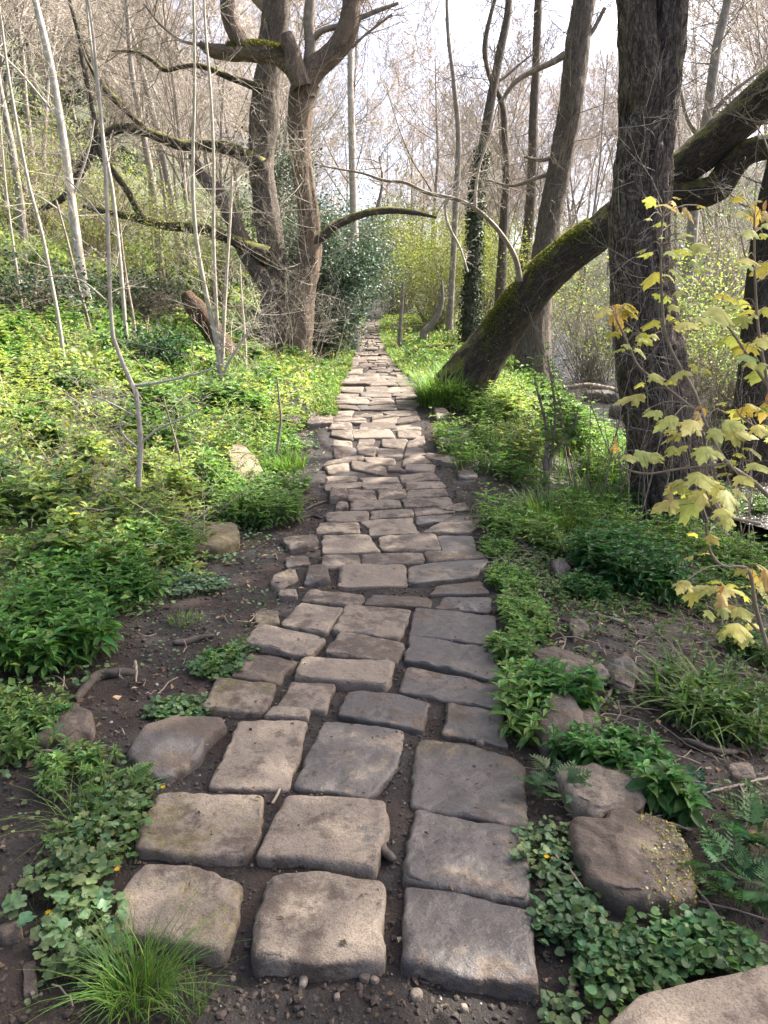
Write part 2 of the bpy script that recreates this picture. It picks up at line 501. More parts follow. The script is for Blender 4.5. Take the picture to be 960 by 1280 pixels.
_sid = [0]
def stone(name, poly, label, cat, group=None, top=None, thick=.14, rnd=.03, dome=.012, rough=1.0, n=72, corner=.16, col=(.4, .5, .3), tilt=None, lift=0.0, nr=13, jag=1.0):
    """poly: (m,2) world xy of the stone's outline; the upper face lies on top(x,y)+lift"""
    _sid[0] += 1
    sd = _sid[0] * 7.31
    poly = np.asarray(poly, float)
    if np.sum(poly[:, 0] * np.roll(poly[:, 1], -1) - poly[:, 1] * np.roll(poly[:, 0], -1)) < 0:
        poly = poly[::-1]
    fine_ = resample_closed(poly, 400)
    per = np.sum(np.linalg.norm(np.diff(np.vstack([fine_, fine_[:1]]), axis=0), axis=1))
    sg = corner * .42 * math.sqrt(abs(np.sum(poly[:, 0] * np.roll(poly[:, 1], -1) - poly[:, 1] * np.roll(poly[:, 0], -1))) / 2) / (per / 400)
    fq = np.fft.fftfreq(400)
    gf = np.exp(-2 * (np.pi * fq * sg) ** 2)[:, None]
    o2 = resample_closed(np.real(np.fft.ifft(np.fft.fft(fine_, axis=0) * gf, axis=0)), n)
    cen = o2.mean(0)
    size = np.sqrt(np.mean(np.sum((o2 - cen) ** 2, 1)))
    dirs = o2 - cen
    o2 = cen + dirs * (1 + jag * (.035 * fbm(xyz(o2[:, 0] * 7, o2[:, 1] * 7, sd), 3) + .018 * fbm(xyz(o2[:, 0] * 30, o2[:, 1] * 30, sd), 2)))[:, None]
    o2 = cen + (o2 - cen) * (1 - jag * .07 * np.maximum(0, fbm(xyz(o2[:, 0] * 12, o2[:, 1] * 12, sd + 50), 2) - .22))[:, None]
    dist = np.linalg.norm(o2 - cen, axis=1)
    rings, zz, wt = [], [], []
    r = min(rnd, size * .45)
    for t in (1.0, .6):
        rings.append(np.full(n, 0.0) + (0 if t < 1 else -.004)); zz.append(-r - thick * t); wt.append(0)
    for k in range(6):
        a = k / 5 * math.pi / 2
        rings.append(np.full(n, r * (1 - math.cos(a)))); zz.append(-r * (1 - math.sin(a))); wt.append(a / 1.6 * .8)
    base = r
    for k in range(1, nr + 1):
        f = k / nr
        rings.append(base + (dist - base) * f); zz.append(0.0); wt.append(1)
    XY = []
    for d in rings:
        f = np.clip(d / dist, -1, 1)[:, None]
        XY.append(o2 + (cen - o2) * f)
    XY = np.array(XY[:-1]); zz = np.array(zz[:-1]); wt = np.array(wt[:-1])
    XY = np.concatenate([XY.reshape(-1, 2), cen[None]])
    Zr = np.concatenate([np.repeat(zz, n), [0]])
    W = np.concatenate([np.repeat(wt, n), [1]])
    rho = np.linalg.norm((XY - cen) / (size * 1.45), axis=1)
    topz = (top or (lambda x, y: zp(y)))(XY[:, 0], XY[:, 1])
    tz = 0 if tilt is None else (XY - cen) @ np.array(tilt)
    Z = topz + tz + lift + Zr + dome * (1 - np.minimum(rho, 1.2) ** 2) * np.where(W > .1, 1, 0)
    Z = Z + rough * W * (.008 * fbm(xyz(XY[:, 0] * 6, XY[:, 1] * 6, sd), 3) + .0045 * fbm(xyz(XY[:, 0] * 24, XY[:, 1] * 24, sd), 3))
    V = np.concatenate([XY, Z[:, None]], 1)
    sidew = np.where(W < .75, 1, 0)
    V[:, :2] += ((XY - cen) / (np.linalg.norm(XY - cen, axis=1, keepdims=True) + 1e-6)) * (sidew * rough * .010 * fbm(np.stack([XY[:, 0] * 11, XY[:, 1] * 11, Z * 14 + sd], -1), 3))[:, None]
    R_ = len(zz)
    i = np.arange(R_ - 1)[:, None] * n; j = np.arange(n)[None, :]; j2 = (np.arange(n) + 1)[None, :] % n
    Q = np.stack([i + j, i + j2, i + n + j2, i + n + j], -1).reshape(-1, 4)
    jl = (R_ - 1) * n
    T = np.stack([jl + np.arange(n), jl + (np.arange(n) + 1) % n, np.full(n, R_ * n)], 1)
    org = (*cen, float((top or (lambda x, y: zp(y)))(cen[0], cen[1])))
    o = obj_np(name, V, [Q, T], M['stone'], loc=org)
    o.color = (*col, 1)
    tag(o, label, cat, group)
    return o

def quad_px(pts, lift=0.0):
    return np.array([march(a, b, lambda x, y: zp(y) + lift)[:2] for a, b in pts])

GROUP = 'sett stones paving the path'
ORD = ['first', 'second', 'third', 'fourth', 'fifth', 'sixth', 'seventh', 'eighth', 'ninth', 'tenth', 'eleventh', 'twelfth', 'thirteenth', 'fourteenth', 'fifteenth', 'sixteenth', 'seventeenth', 'eighteenth', 'nineteenth', 'twentieth']
# rows counted from the camera; every stone: outline in photo pixels, (damp, pale, moss), what it looks like
ROWS = [
 [([(179, 1079), (240, 1082), (303, 1102), (301, 1140), (279, 1184), (205, 1172), (137, 1156), (152, 1110)], (.25, .6, .55), 'big domed brown paving stone with mossy left rim, front left corner of the path'),
  ([(337, 1090), (400, 1089), (478, 1102), (479, 1206), (400, 1208), (316, 1200), (322, 1140)], (.35, .62, .2), 'big blocky paving stone with spotted top, middle of the front edge of the path'),
  ([(509, 1111), (590, 1122), (665, 1138), (676, 1232), (590, 1224), (501, 1206)], (.74, .55, .25), 'big dark paving stone with bare brown corner, front right corner of the path')],
 [([(198, 993), (330, 995), (328, 1030), (314, 1074), (230, 1070), (162, 1063)], (.22, .66, .55), 'wide brown paving stone with ochre left end, left in the second row'),
  ([(357, 994), (483, 1004), (484, 1040), (470, 1090), (400, 1080), (321, 1072)], (.22, .72, .2), 'pale brown paving stone, middle one of the second row'),
  ([(519, 1013), (655, 1036), (664, 1132), (580, 1120), (500, 1104)], (.76, .62, .15), 'half damp paving stone with pale blotched right half, right in the second row')],
 [([(301, 903), (383, 902), (374, 945), (360, 988), (310, 986), (262, 984), (280, 940)], (.25, .75, .2), 'pale brown paving stone tapering to the back, left in the third row'),
  ([(404, 901), (505, 911), (498, 950), (474, 990), (456, 997), (365, 987)], (.66, .62, .15), 'paving stone with a damp blue-grey middle and pale edges, middle of the third row'),
  ([(523, 921), (590, 931), (655, 952), (659, 1033), (580, 1020), (511, 1008)], (.70, .52, .45), 'dark damp paving stone with mossy back right corner, right in the third row')],
 [([(273, 849), (347, 855), (331, 890), (290, 891), (251, 886)], (.42, .45, .5), 'rough brown edge stone with a mossy back corner, left in the fourth row'),
  ([(365, 852), (419, 854), (409, 888), (345, 884)], (.40, .55, .2), 'small square brown paving stone, second from the left in the fourth row'),
  ([(432, 863), (480, 865), (537, 878), (527, 914), (422, 893)], (.62, .25, .05), 'flat sunken dark paving stone, third from the left in the fourth row'),
  ([(557, 877), (632, 895), (637, 933), (554, 916)], (.78, .45, .15), 'damp blue-grey paving stone, right end of the fourth row')],
 [([(312, 815), (371, 824), (348, 853), (288, 843)], (.40, .38, .3), 'dull brown paving stone, left end of the fifth row'),
  ([(380, 823), (492, 829), (484, 860), (365, 848)], (.15, .85, .05), 'long pale round-edged paving stone, middle one of the fifth row'),
  ([(511, 834), (632, 860), (634, 890), (498, 865)], (.66, .4, .1), 'long dark paving stone, right end of the fifth row')],
 [([(325, 782), (408, 797), (385, 821), (306, 805)], (.18, .75, .1), 'pale smooth paving stone jutting out to the left, in the sixth row'),
  ([(426, 790), (505, 804), (498, 830), (405, 817)], (.3, .6, .1), 'brown paving stone, middle one of the sixth row'),
  ([(513, 796), (621, 813), (625, 852), (508, 827)], (.80, .3, .05), 'big damp slate-coloured paving stone, right end of the sixth row')],
 [([(376, 755), (430, 761), (409, 792), (349, 782)], (.22, .66, .1), 'pale brown paving stone, left end of the seventh row'),
  ([(433, 758), (515, 763), (499, 797), (415, 790)], (.34, .62, .1), 'brown paving stone with a damp right end, middle of the seventh row'),
  ([(520, 761), (620, 770), (619, 805), (512, 794)], (.80, .3, .05), 'big damp slate-coloured paving stone, right end of the seventh row')],
 [([(387, 737), (457, 743), (454, 756), (376, 751)], (.22, .66, .1), 'long pale paving stone, left end of the eighth row'),
  ([(462, 743), (537, 749), (536, 760), (458, 757)], (.5, .25, .1), 'sunken muddy brown paving stone, middle of the eighth row'),
  ([(557, 746), (614, 747), (615, 765), (542, 760)], (.66, .4, .1), 'damp brown paving stone, right end of the eighth row')],
 [([(426, 708), (504, 706), (509, 731), (422, 733)], (.2, .7, .1), 'pale rounded block of a paving stone, left in the ninth row'),
  ([(513, 709), (609, 698), (594, 722), (512, 731)], (.62, .58, .1), 'paving stone with a shining damp patch, middle of the ninth row'),
  ([(546, 733), (600, 727), (611, 742), (537, 744)], (.5, .3, .25), 'narrow dark paving stone, right end of the ninth row')],
 [([(404, 694), (448, 693), (449, 707), (403, 711)], (.2, .62, .1), 'short brown paving stone, left in the tenth row'),
  ([(452, 693), (528, 691), (529, 705), (453, 706)], (.45, .4, .1), 'long dull brown paving stone, middle of the tenth row'),
  ([(532, 690), (600, 689), (606, 697), (533, 703)], (.4, .5, .15), 'narrow brown paving stone, right in the tenth row')],
 [([(404, 669), (460, 668), (474, 690), (404, 692)], (.15, .75, .1), 'broad smooth pale paving stone, left in the eleventh row'),
  ([(474, 671), (543, 668), (551, 688), (477, 690)], (.25, .6, .1), 'broad brown paving stone, middle of the eleventh row'),
  ([(547, 671), (590, 670), (595, 688), (553, 688)], (.7, .5, .1), 'damp grey paving stone, right in the eleventh row')],
 [([(399, 655), (448, 654), (450, 667), (396, 668)], (.2, .6, .1), 'brown paving stone, left in the twelfth row'),
  ([(463, 659), (518, 657), (523, 667), (464, 670)], (.2, .6, .1), 'rounded brown paving stone, middle of the twelfth row'),
  ([(565, 645), (615, 642), (587, 666), (529, 666)], (.35, .5, .2), 'large triangular rough slab sticking out from the right edge of the path')],
 [([(410, 641), (460, 639), (460, 651), (408, 654)], (.2, .6, .1), 'brown paving stone, left in the thirteenth row'),
  ([(452, 651), (515, 647), (517, 656), (460, 659)], (.2, .65, .1), 'pale narrow paving stone, middle of the thirteenth row'),
  ([(518, 647), (566, 643), (557, 651), (522, 657)], (.7, .4, .1), 'damp narrow paving stone, right in the thirteenth row')],
 [([(439, 627), (499, 626), (502, 635), (439, 639)], (.2, .6, .1), 'brown paving stone, left in the fourteenth row'),
  ([(464, 640), (515, 636), (517, 645), (464, 649)], (.25, .55, .1), 'thin brown paving stone at the front of the fourteenth row'),
  ([(504, 625), (562, 622), (565, 632), (507, 635)], (.3, .6, .1), 'brown paving stone, right in the fourteenth row'),
  ([(519, 636), (566, 634), (568, 641), (519, 645)], (.35, .5, .1), 'thin damp paving stone, right front of the fourteenth row')],
 [([(436, 612), (468, 613), (471, 625), (435, 626)], (.2, .55, .1), 'brown paving stone, left in the fifteenth row'),
  ([(473, 613), (506, 612), (509, 623), (474, 625)], (.25, .5, .1), 'brown paving stone, middle of the fifteenth row'),
  ([(510, 614), (556, 611), (560, 620), (509, 623)], (.2, .6, .1), 'brown paving stone, right in the fifteenth row')],
 [([(407, 606), (451, 603), (451, 609), (408, 613)], (.15, .65, .1), 'pale brown paving stone, left in the sixteenth row'),
  ([(452, 606), (500, 604), (503, 611), (455, 613)], (.15, .65, .1), 'pale brown paving stone, middle of the sixteenth row'),
  ([(505, 603), (552, 601), (556, 609), (508, 612)], (.2, .6, .1), 'pale brown paving stone, right in the sixteenth row')],
 [([(409, 595), (446, 595), (446, 602), (407, 605)], (.15, .65, .1), 'pale paving stone, left in the seventeenth row'),
  ([(450, 598), (497, 597), (500, 603), (453, 605)], (.15, .65, .1), 'pale paving stone, middle of the seventeenth row'),
  ([(500, 593), (541, 591), (550, 600), (503, 602)], (.2, .6, .1), 'pale paving stone, right in the seventeenth row')],
]
for ri, row in enumerate(ROWS):
    for pts, colr, lab in row:
        q = quad_px(pts)
        c = q.mean(0)
        k = 1.02 if ri < 4 else 1.03 if ri < 8 else 1.05
        q = c + (q - c) * k
        near = ri < 8
        big = ri < 3
        stone('path_stone', q, lab, 'paving stone', GROUP, rnd=(.017 if big else .014 if near else .011), rough=1.35,
              thick=.16, dome=.008 if big else .006, n=110 if near else 48, nr=14 if near else 8,
              col=colr, tilt=rng.normal(0, .012, 2), lift=float(rng.normal(0, .004)), corner=.11 if big else .13, jag=1.5 if near else 1.2)

# the far stretch of the path: rows laid across between its two edges
y = PP(480, 592)[1] + .02
print('far rows start', y)
fi = 0
while y < 33:
    d = rng.uniform(.22, .36) if y < 11 else rng.uniform(.34, .56) if y < 16 else rng.uniform(.55, .85)
    a, b = xL(y), xR(y)
    w = b - a
    k = int(rng.integers(3, 5)) if y < 16 else 3
    cuts = np.concatenate([[0], np.sort((np.arange(1, k) + rng.uniform(-.28, .28, k - 1)) / k), [1]])
    cuts[0] += rng.uniform(-.05, .05); cuts[-1] += rng.uniform(-.05, .05)
    for i in range(k):
        x0, x1 = a + w * cuts[i] + .003, a + w * cuts[i + 1] - .003
        j = rng.normal(0, .026, (4, 2))
        sk = rng.normal(0, .045)
        q = np.array([(x0, y + sk + .01), (x1, y - sk + .01), (x1, y + d - sk + .012), (x0, y + d + sk + .012)]) + j
        where = 'just short of the leaning mossy trunk' if y < 9.3 else 'where the path passes the leaning mossy trunk' if y < 12 else 'on the climb beyond the leaning mossy trunk' if y < 18 else 'far up where it narrows'
        stone('path_stone', q, 'flat brown stone of the path ' + where, 'paving stone', GROUP, rnd=.022, thick=.13, dome=.008, n=28, nr=4,
              col=(rng.uniform(.15, .48), rng.uniform(.3, .68), rng.uniform(0, .25)), tilt=(rng.normal(0, .015), rng.normal(-.01, .035)), lift=float(rng.normal(.002, .009)), corner=.14, jag=1.2)
        fi += 1
    y += d

# ---- loose rocks and flags beside the path
def rock(pts, label, h, colr, name='rock', gp=False, **kw):
    q = np.array([G(a, b)[:2] for a, b in pts])
    c = q.mean(0)
    h *= .6; kw.setdefault('rnd', min(.03, h * .6)); kw.setdefault('n', 72); kw['rough'] = kw.get('rough', 1.0) * 2.0; kw.setdefault('jag', 2.2)
    return stone(name, q, label, 'rock', None, top=lambda x, y: ground(x, y, False) * .5 + float(ground(*c, False)) * .5, lift=h, thick=h + .12, col=colr, corner=.12, **kw)

rock([(157, 954), (182, 918), (223, 902), (283, 908), (285, 919), (258, 938), (254, 956), (214, 985), (180, 980)], 'dark smooth wedge-shaped flagstone left of the third row of the path', .06, (.52, .25, .2), rough=.6, dome=.02)
rock([(339, 890), (389, 893), (386, 905), (328, 901)], 'thin pale slab edge behind the left stone of the third row', .035, (.15, .8, .1), rough=.5)
rock([(38, 940), (60, 912), (95, 898), (122, 915), (118, 932), (80, 948)], 'brown sloping rock in the mud near the left edge of the picture', .09, (.4, .3, .35), dome=.03, tilt=(.1, .15))
rock([(387, 711), (407, 711), (414, 730), (379, 736)], 'dark rounded cobble just left of the ninth row of the path', .05, (.5, .25, .15), dome=.02)
rock([(349, 742), (370, 741), (372, 751), (348, 750)], 'small pale angular stone left of the eighth row', .045, (.1, .75, .2), rough=1.4)
rock([(345, 722), (371, 716), (372, 728), (350, 738), (338, 736)], 'pale lichen-mottled stone at the mud edge left of the ninth row', .05, (.1, .7, .5), rough=1.4)
rock([(358, 700), (384, 698), (388, 710), (358, 713)], 'dull brown flat stone behind the dark rounded cobble', .03, (.4, .3, .2))
rock([(350, 678), (396, 672), (399, 688), (362, 693)], 'long brown stone left of the eleventh row', .05, (.3, .4, .2), dome=.02)
rock([(318, 768), (350, 768), (350, 783), (322, 785)], 'mossy brown stone sunk in the mud left of the seventh row', .03, (.3, .5, .6))
rock([(413, 616), (434, 616), (436, 629), (411, 631)], 'round grey cobble at the left rim of the path beyond the twelfth row', .08, (.3, .5, .3), dome=.03)
rock([(421, 632), (434, 632), (436, 640), (419, 641)], 'small pale cobble in front of the round grey cobble', .05, (.2, .6, .2), dome=.02)
rock([(232, 665), (262, 658), (296, 664), (300, 688), (270, 699), (228, 692)], 'flat rock with a cushion of ochre moss among the left plants', .10, (.2, .55, .95), dome=.03)
rock([(284, 580), (300, 572), (325, 590), (332, 604), (312, 612), (290, 600)], 'pale lichened boulder tilted among the left plants', .17, (.1, .9, .75), dome=.03, tilt=(-.2, .2))
rock([(318, 607), (332, 600), (342, 610), (336, 620), (322, 620)], 'small mossy lump of rock next to the pale lichened boulder', .10, (.3, .4, .95), dome=.03)
rock([(268, 640), (300, 634), (312, 645), (280, 650)], 'pale rock half hidden by leaves behind the ochre moss rock', .10, (.15, .8, .4), dome=.02)
rock([(388, 516), (414, 513), (417, 534), (384, 536)], 'flat pale flagstone at the left of the sunlit stretch', .05, (.1, .75, .25))
rock([(348, 520), (378, 522), (376, 532), (350, 530)], 'dark low stone in front of the bank left of the sunlit stretch', .07, (.5, .2, .4), dome=.02)
rock([(526, 570), (568, 570), (575, 585), (540, 582)], 'tilted flat flagstone off the right edge of the path', .05, (.3, .6, .3), rough=1.3)
rock([(568, 590), (592, 589), (597, 601), (574, 602)], 'lower flagstone off the right edge below the tilted one', .04, (.4, .5, .3), rough=1.3)
rock([(546, 555), (562, 552), (572, 562), (566, 568), (548, 567)], 'round dark boulder at the foot of the leaning trunk bank', .13, (.45, .3, .45), dome=.04)
rock([(541, 519), (556, 515), (562, 527), (545, 530)], 'grey stone under the grass tuft by the leaning trunk', .12, (.3, .5, .4), dome=.03)
rock([(540, 636), (580, 630), (590, 640), (556, 643)], 'flat brown stone in the mud right of the path', .03, (.35, .45, .3))
rock([(700, 985), (740, 974), (800, 978), (809, 1000), (798, 1030), (745, 1046), (708, 1022)], 'pale pinkish-brown rough rock right of the path, behind the big mossy boulder', .11, (.15, .72, .1), rough=1.8, dome=.02, n=96, nr=18)
boulder = rock([(703, 1072), (712, 1042), (775, 1030), (838, 1046), (866, 1100), (868, 1146), (828, 1160), (770, 1152), (724, 1122)], 'big dark boulder with yellow lichen and moss on its right side', .10, (.30, .0, .45), rnd=.03, rough=1.2, jag=2.8, dome=.02, n=110, nr=20)
rock([(664, 932), (690, 892), (715, 900), (730, 928), (716, 946), (680, 948)], 'dark upright rock under a leafy clump right of the path', .13, (.45, .1, .2), dome=.04, tilt=(0, .2))
rock([(716, 912), (738, 900), (752, 920), (742, 935), (724, 932)], 'smaller brown rock leaning on the dark upright rock', .09, (.4, .35, .3), dome=.03)
rock([(655, 826), (690, 818), (740, 838), (735, 852), (680, 850)], 'brown stone hidden behind the leafy clump right of the fifth row', .07, (.35, .45, .3), dome=.02)
rock([(756, 840), (785, 836), (800, 858), (790, 880), (764, 872)], 'reddish-brown rock among dead twigs on the right', .10, (.3, .45, .3), rough=1.6, dome=.02)
rock([(728, 846), (752, 842), (762, 858), (740, 868)], 'brown rock left of the reddish-brown one among dead twigs', .08, (.4, .4, .4), dome=.02)
rock([(708, 784), (730, 780), (736, 798), (716, 804)], 'dark grey rock in the bare soil right of the sixth row', .04, (.5, .2, .2), dome=.03)
rock([(688, 712), (706, 706), (714, 722), (696, 728)], 'dark rock in the bare soil right of the ninth row', .09, (.5, .25, .3), dome=.02)
rock([(648, 655), (676, 656), (700, 672), (672, 676)], 'half buried brown stone behind the right verge plants', .05, (.4, .35, .4))
rock([(826, 870), (860, 862), (880, 884), (850, 896)], 'shadowed stone under the bluebell leaves', .06, (.5, .25, .3))
rock([(930, 1000), (948, 995), (955, 1015), (936, 1022)], 'small grey angular stone near the right edge of the picture', .05, (.3, .6, .1), rough=1.5)
rock([(908, 960), (940, 962), (945, 982), (915, 978)], 'brown flake of rock among sticks at the right', .04, (.3, .5, .2))
rock([(925, 1045), (965, 1038), (985, 1070), (935, 1075)], 'moss-greened stone at the right edge of the picture', .06, (.4, .3, .8), dome=.02)
rock([(0, 1168), (26, 1162), (30, 1178), (4, 1186)], 'small reddish-brown stone at the left edge of the picture', .04, (.2, .5, .1), dome=.01)
rock([(28, 1210), (46, 1205), (48, 1245), (30, 1250)], 'flat reddish stone sunk in the mud at the bottom left', .012, (.4, .4, .1))
rock([(722, 1186), (745, 1180), (752, 1205), (728, 1212)], 'brown stone poking through the mat of round leaves', .03, (.4, .4, .2))
# pale slab in the bottom right corner
q = np.array([march(a, b, lambda x, y: 0 * y + .07)[:2] for a, b in [(765, 1276), (800, 1244), (880, 1222), (962, 1205), (1060, 1190), (1080, 1400), (790, 1400), (750, 1300)]])
stone('stone_slab', q, 'big pale buff slab filling the bottom right corner of the picture', 'stone slab', None, top=lambda x, y: 0 * y + .07, thick=.2, rnd=.015, dome=.0, n=96, nr=16, rough=.35, corner=.05, col=(.0, .80, .0))
# a few boulders in the stream
for k, (px, py, s) in enumerate([(752, 500, .34), (775, 520, .22), (742, 468, .3), (790, 548, .2)]):
    g = march(px, py, lambda x, y: zs(y))
    an = np.arange(7) / 7 * 6.283
    stone('stream_rock', g[:2] + np.stack([np.cos(an), np.sin(an)], 1) * s * rng.uniform(.7, 1.2, (7, 1)), ['wet rock in the stream seen past the thin shoots', 'small wet rock at the near side of the stream', 'pale rock farther up the stream', 'lowest wet rock in the stream by the dark trunk'][k],
          'rock', None, top=lambda x, y, z=g[2]: 0 * y + z, lift=.12, thick=.3, rnd=.08, dome=.08, n=40, col=(.6, .5, .3))
# ================================================================== TREES
def grow(lines, p, d, L, r, lev, prm):
    n = prm['n'][lev]
    p = np.array(p, float); d = np.array(d, float)
    pts = [p.copy()]
    st = L / (n - 1)
    w, up = prm['wander'][lev], prm['up'][lev]
    dirs = [d]
    for i in range(n - 1):
        d = d + np.array([random.gauss(0, w), random.gauss(0, w), random.gauss(0, w) + up])
        d = d / math.sqrt(d @ d)
        p = p + d * st
        pts.append(p.copy()); dirs.append(d)
    tip = prm.get('tip', .3)
    rad = [max(prm['rmin'], r * (1 - (1 - tip) * i / (n - 1))) for i in range(n)]
    lines.append((np.array(pts), np.array(rad), prm['k'][lev], lev))
    if lev + 1 < len(prm['n']):
        nk = prm['kids'][lev]
        nk = int(nk * random.uniform(.7, 1.3) + .5)
        for j in range(nk):
            t = random.uniform(prm['t0'][lev], 1)
            f = t * (n - 1); i = min(int(f), n - 2); f -= i
            q = pts[i] * (1 - f) + pts[i + 1] * f
            dd = dirs[i + 1]
            a = random.uniform(*prm['ang'])
            rv = np.array([random.gauss(0, 1), random.gauss(0, 1), random.gauss(0, 1)])
            ax = np.cross(dd, rv); ax /= math.sqrt(ax @ ax) + 1e-9
            nd = dd * math.cos(a) + ax * math.sin(a)
            rr = rad[i] * prm['rr'][lev] * random.uniform(.7, 1.1)
            grow(lines, q, nd, L * prm['lr'][lev] * random.uniform(.6, 1.25) * (1.15 - .5 * t), rr, lev + 1, prm)

def lines3(ls):
    return [(a, b, k) for a, b, k, *_ in ls]

def tubes_obj(name, ls, mat, parent=None, loc=None):
    V, Fc, B, _ = tube_arrays(lines3(ls))
    return obj_np(name, V, Fc, mat, parent, loc, bark=B)

def merge(parts):
    V, Fs, B, off = [], [], [], 0
    for v, f, b in parts:
        V.append(v); B.append(b)
        Fs += [x + off for x in f]; off += len(v)
    return np.concatenate(V), Fs, np.concatenate(B)

def limb_lines(pl, Y, n=26, k=14):
    p, r = px_path(pl, Y, n)
    return p, r, k

SHOOT = dict(n=[7, 5, 4], wander=[.10, .16, .2], up=[.05, .04, .03], kids=[5, 3], t0=[.25, .2], ang=(.5, 1.1), rr=[.6, .6], lr=[.5, .5], k=[4, 3, 3], rmin=.0012, tip=.3)
CROWN = dict(n=[8, 7, 5, 4], wander=[.14, .18, .2, .22], up=[.07, .05, .03, .02], kids=[7, 6, 4], t0=[.2, .15, .15], ang=(.45, 1.0), rr=[.55, .5, .5], lr=[.6, .55, .5], k=[8, 5, 3, 3], rmin=.002, tip=.35)
LIMBT = dict(n=[6, 5, 4], wander=[.18, .22, .25], up=[.06, .05, .03], kids=[5, 3], t0=[.2, .2], ang=(.5, 1.1), rr=[.55, .5], lr=[.55, .5], k=[5, 3, 3], rmin=.0018, tip=.3)

def twigs_along(pts, rad, cnt, L, r, prm=LIMBT, t0=.15, out_=None, up=.4):
    ls = []
    n = len(pts)
    for _ in range(cnt):
        i = int(random.uniform(t0, .999) * (n - 1))
        d = np.array([random.gauss(0, 1), random.gauss(0, .8), random.gauss(0, .6) + up])
        d /= np.linalg.norm(d)
        grow(ls, pts[i], d, L * random.uniform(.5, 1.2), min(r, rad[i] * .6), 0, prm)
    return ls

# ---- big dark tree on the right
YB = 7.5
base = P(842, 640, YB); base[2] = float(ground(base[0], base[1], False))
tB = empty('big_tree', base, 'big dark furrowed upright tree trunk at the right beside the stream', 'tree')
tr = [(850, 690, 132), (846, 650, 112), (838, 590, 97), (826, 520, 87), (813, 450, 82), (804, 380, 76), (799, 300, 73), (800, 240, 70), (805, 190, 68), (809, 140, 70), (812, 95, 74)]
A1 = big_trunk(tr, YB, 240, 96, .08, .060, 3)
A2 = big_trunk([(806, 150, 50), (801, 90, 52), (797, 40, 49), (793, -20, 46), (784, -110, 46), (770, -220, 38)], YB, 80, 44, .08, .035, 5)
A3 = big_trunk([(816, 150, 46), (826, 90, 47), (835, 40, 44), (840, -20, 41), (856, -110, 40), (880, -220, 32)], YB + .05, 80, 44, .08, .035, 7)
V, Fc, B = merge([A1, A2, A3])
# the knot hole
kc = P(795, 135, YB - .29)
dv = V - kc
dd = np.sqrt((dv[:, 0] / .045) ** 2 + (dv[:, 2] / .085) ** 2)
V[:, 1] += np.where(np.abs(dv[:, 1]) < .3, .11 * np.exp(-dd ** 2), 0)
obj_np('trunk', V, Fc, M['bark_dark'], tB, bark=B)
ls = []
for p0, d0 in ((P(770, -215, YB), (-.1, .25, .8)), (P(880, -215, YB), (.5, .3, .7)), (P(775, -150, YB), (.2, .7, .5)), (P(870, -160, YB), (.3, .55, .6)), (P(775, -130, YB), (-.55, .1, .6)), (P(862, -120, YB), (.75, -.1, .5)), (P(790, -60, YB), (-.2, -.5, .8))):
    grow(ls, p0, np.array(d0) / np.linalg.norm(d0), 3.6, .13, 0, CROWN)
crown_lines = ls
tubes_obj('limbs', ls, M['twig_brown'], tB)
# thin shoots round the foot and up the trunk
sh = []
for _ in range(46):
    a = random.uniform(0, 6.28); rr_ = random.uniform(.35, .95)
    x_, y_ = base[0] + rr_ * math.cos(a) - .12, base[1] + rr_ * math.sin(a) - .1
    d = np.array([random.gauss(-.02, .15), random.gauss(0, .12), 1.0]); d /= np.linalg.norm(d)
    grow(sh, (x_, y_, float(ground(x_, y_, False)) - .03), d, random.uniform(.9, 2.6), random.uniform(.004, .009), 0, SHOOT)
tubes_obj('shoots', sh, M['twig_brown'], tB)
sh = []
for py in np.linspace(120, 560, 34):
    x_ = random.uniform(770, 835)
    p0 = P(x_, py, YB - .30)
    d = np.array([random.gauss(0, .7), -.25, random.uniform(-.3, 1.0)]); d /= np.linalg.norm(d)
    grow(sh, p0, d, random.uniform(.25, .8), .003, 0, SHOOT)
tubes_obj('shoots', sh, M['twig_pale'], tB)

# ---- leaning mossy tree
YC = 10.3
base = P(572, 502, YC)
tC = empty('leaning_tree', base, 'thick mossy tree leaning steeply to the right across the trunk of the dark tree', 'tree')
A1 = big_trunk([(546, 545, 104), (558, 515, 84), (580, 482, 66), (602, 450, 56), (624, 420, 50), (648, 386, 50), (672, 355, 48), (706, 323, 45), (745, 294, 44), (790, 258, 44), (838, 222, 44), (880, 188, 45), (920, 152, 46), (960, 114, 46), (1010, 60, 42), (1050, -20, 42), (1080, -130, 36)], YC, 220, 60, .15, .03, 11)
A2 = big_trunk([(828, 240, 34), (850, 246, 36), (874, 243, 36), (897, 233, 34), (912, 212, 32), (930, 193, 30), (960, 183, 28), (1010, 170, 24), (1080, 130, 18)], YC - .1, 90, 36, .14, .02, 13)
V, Fc, B = merge([A1, A2])
trunkC = obj_np('trunk', V, Fc, M['bark_lean'], tC, bark=B)
br = [(650, 352, 8), (645, 325, 6.5), (633, 302, 6), (614, 278, 5.5), (590, 258, 5.2), (566, 248, 5), (534, 241, 4.6), (506, 228, 4), (482, 226, 3.6), (455, 217, 3), (428, 212, 2.4), (400, 207, 1.6)]
p, r, k = limb_lines(br, YC - .2, 40, 10)
ls = [(p, r, 10)]
tw = twigs_along(p, r, 26, .8, .006)
V, Fc, B, _ = tube_arrays(ls)
obj_np('branch', V, Fc, M['twig_brown'], tC, bark=B)['label'] = 'long pale arching branch'
ls2 = []
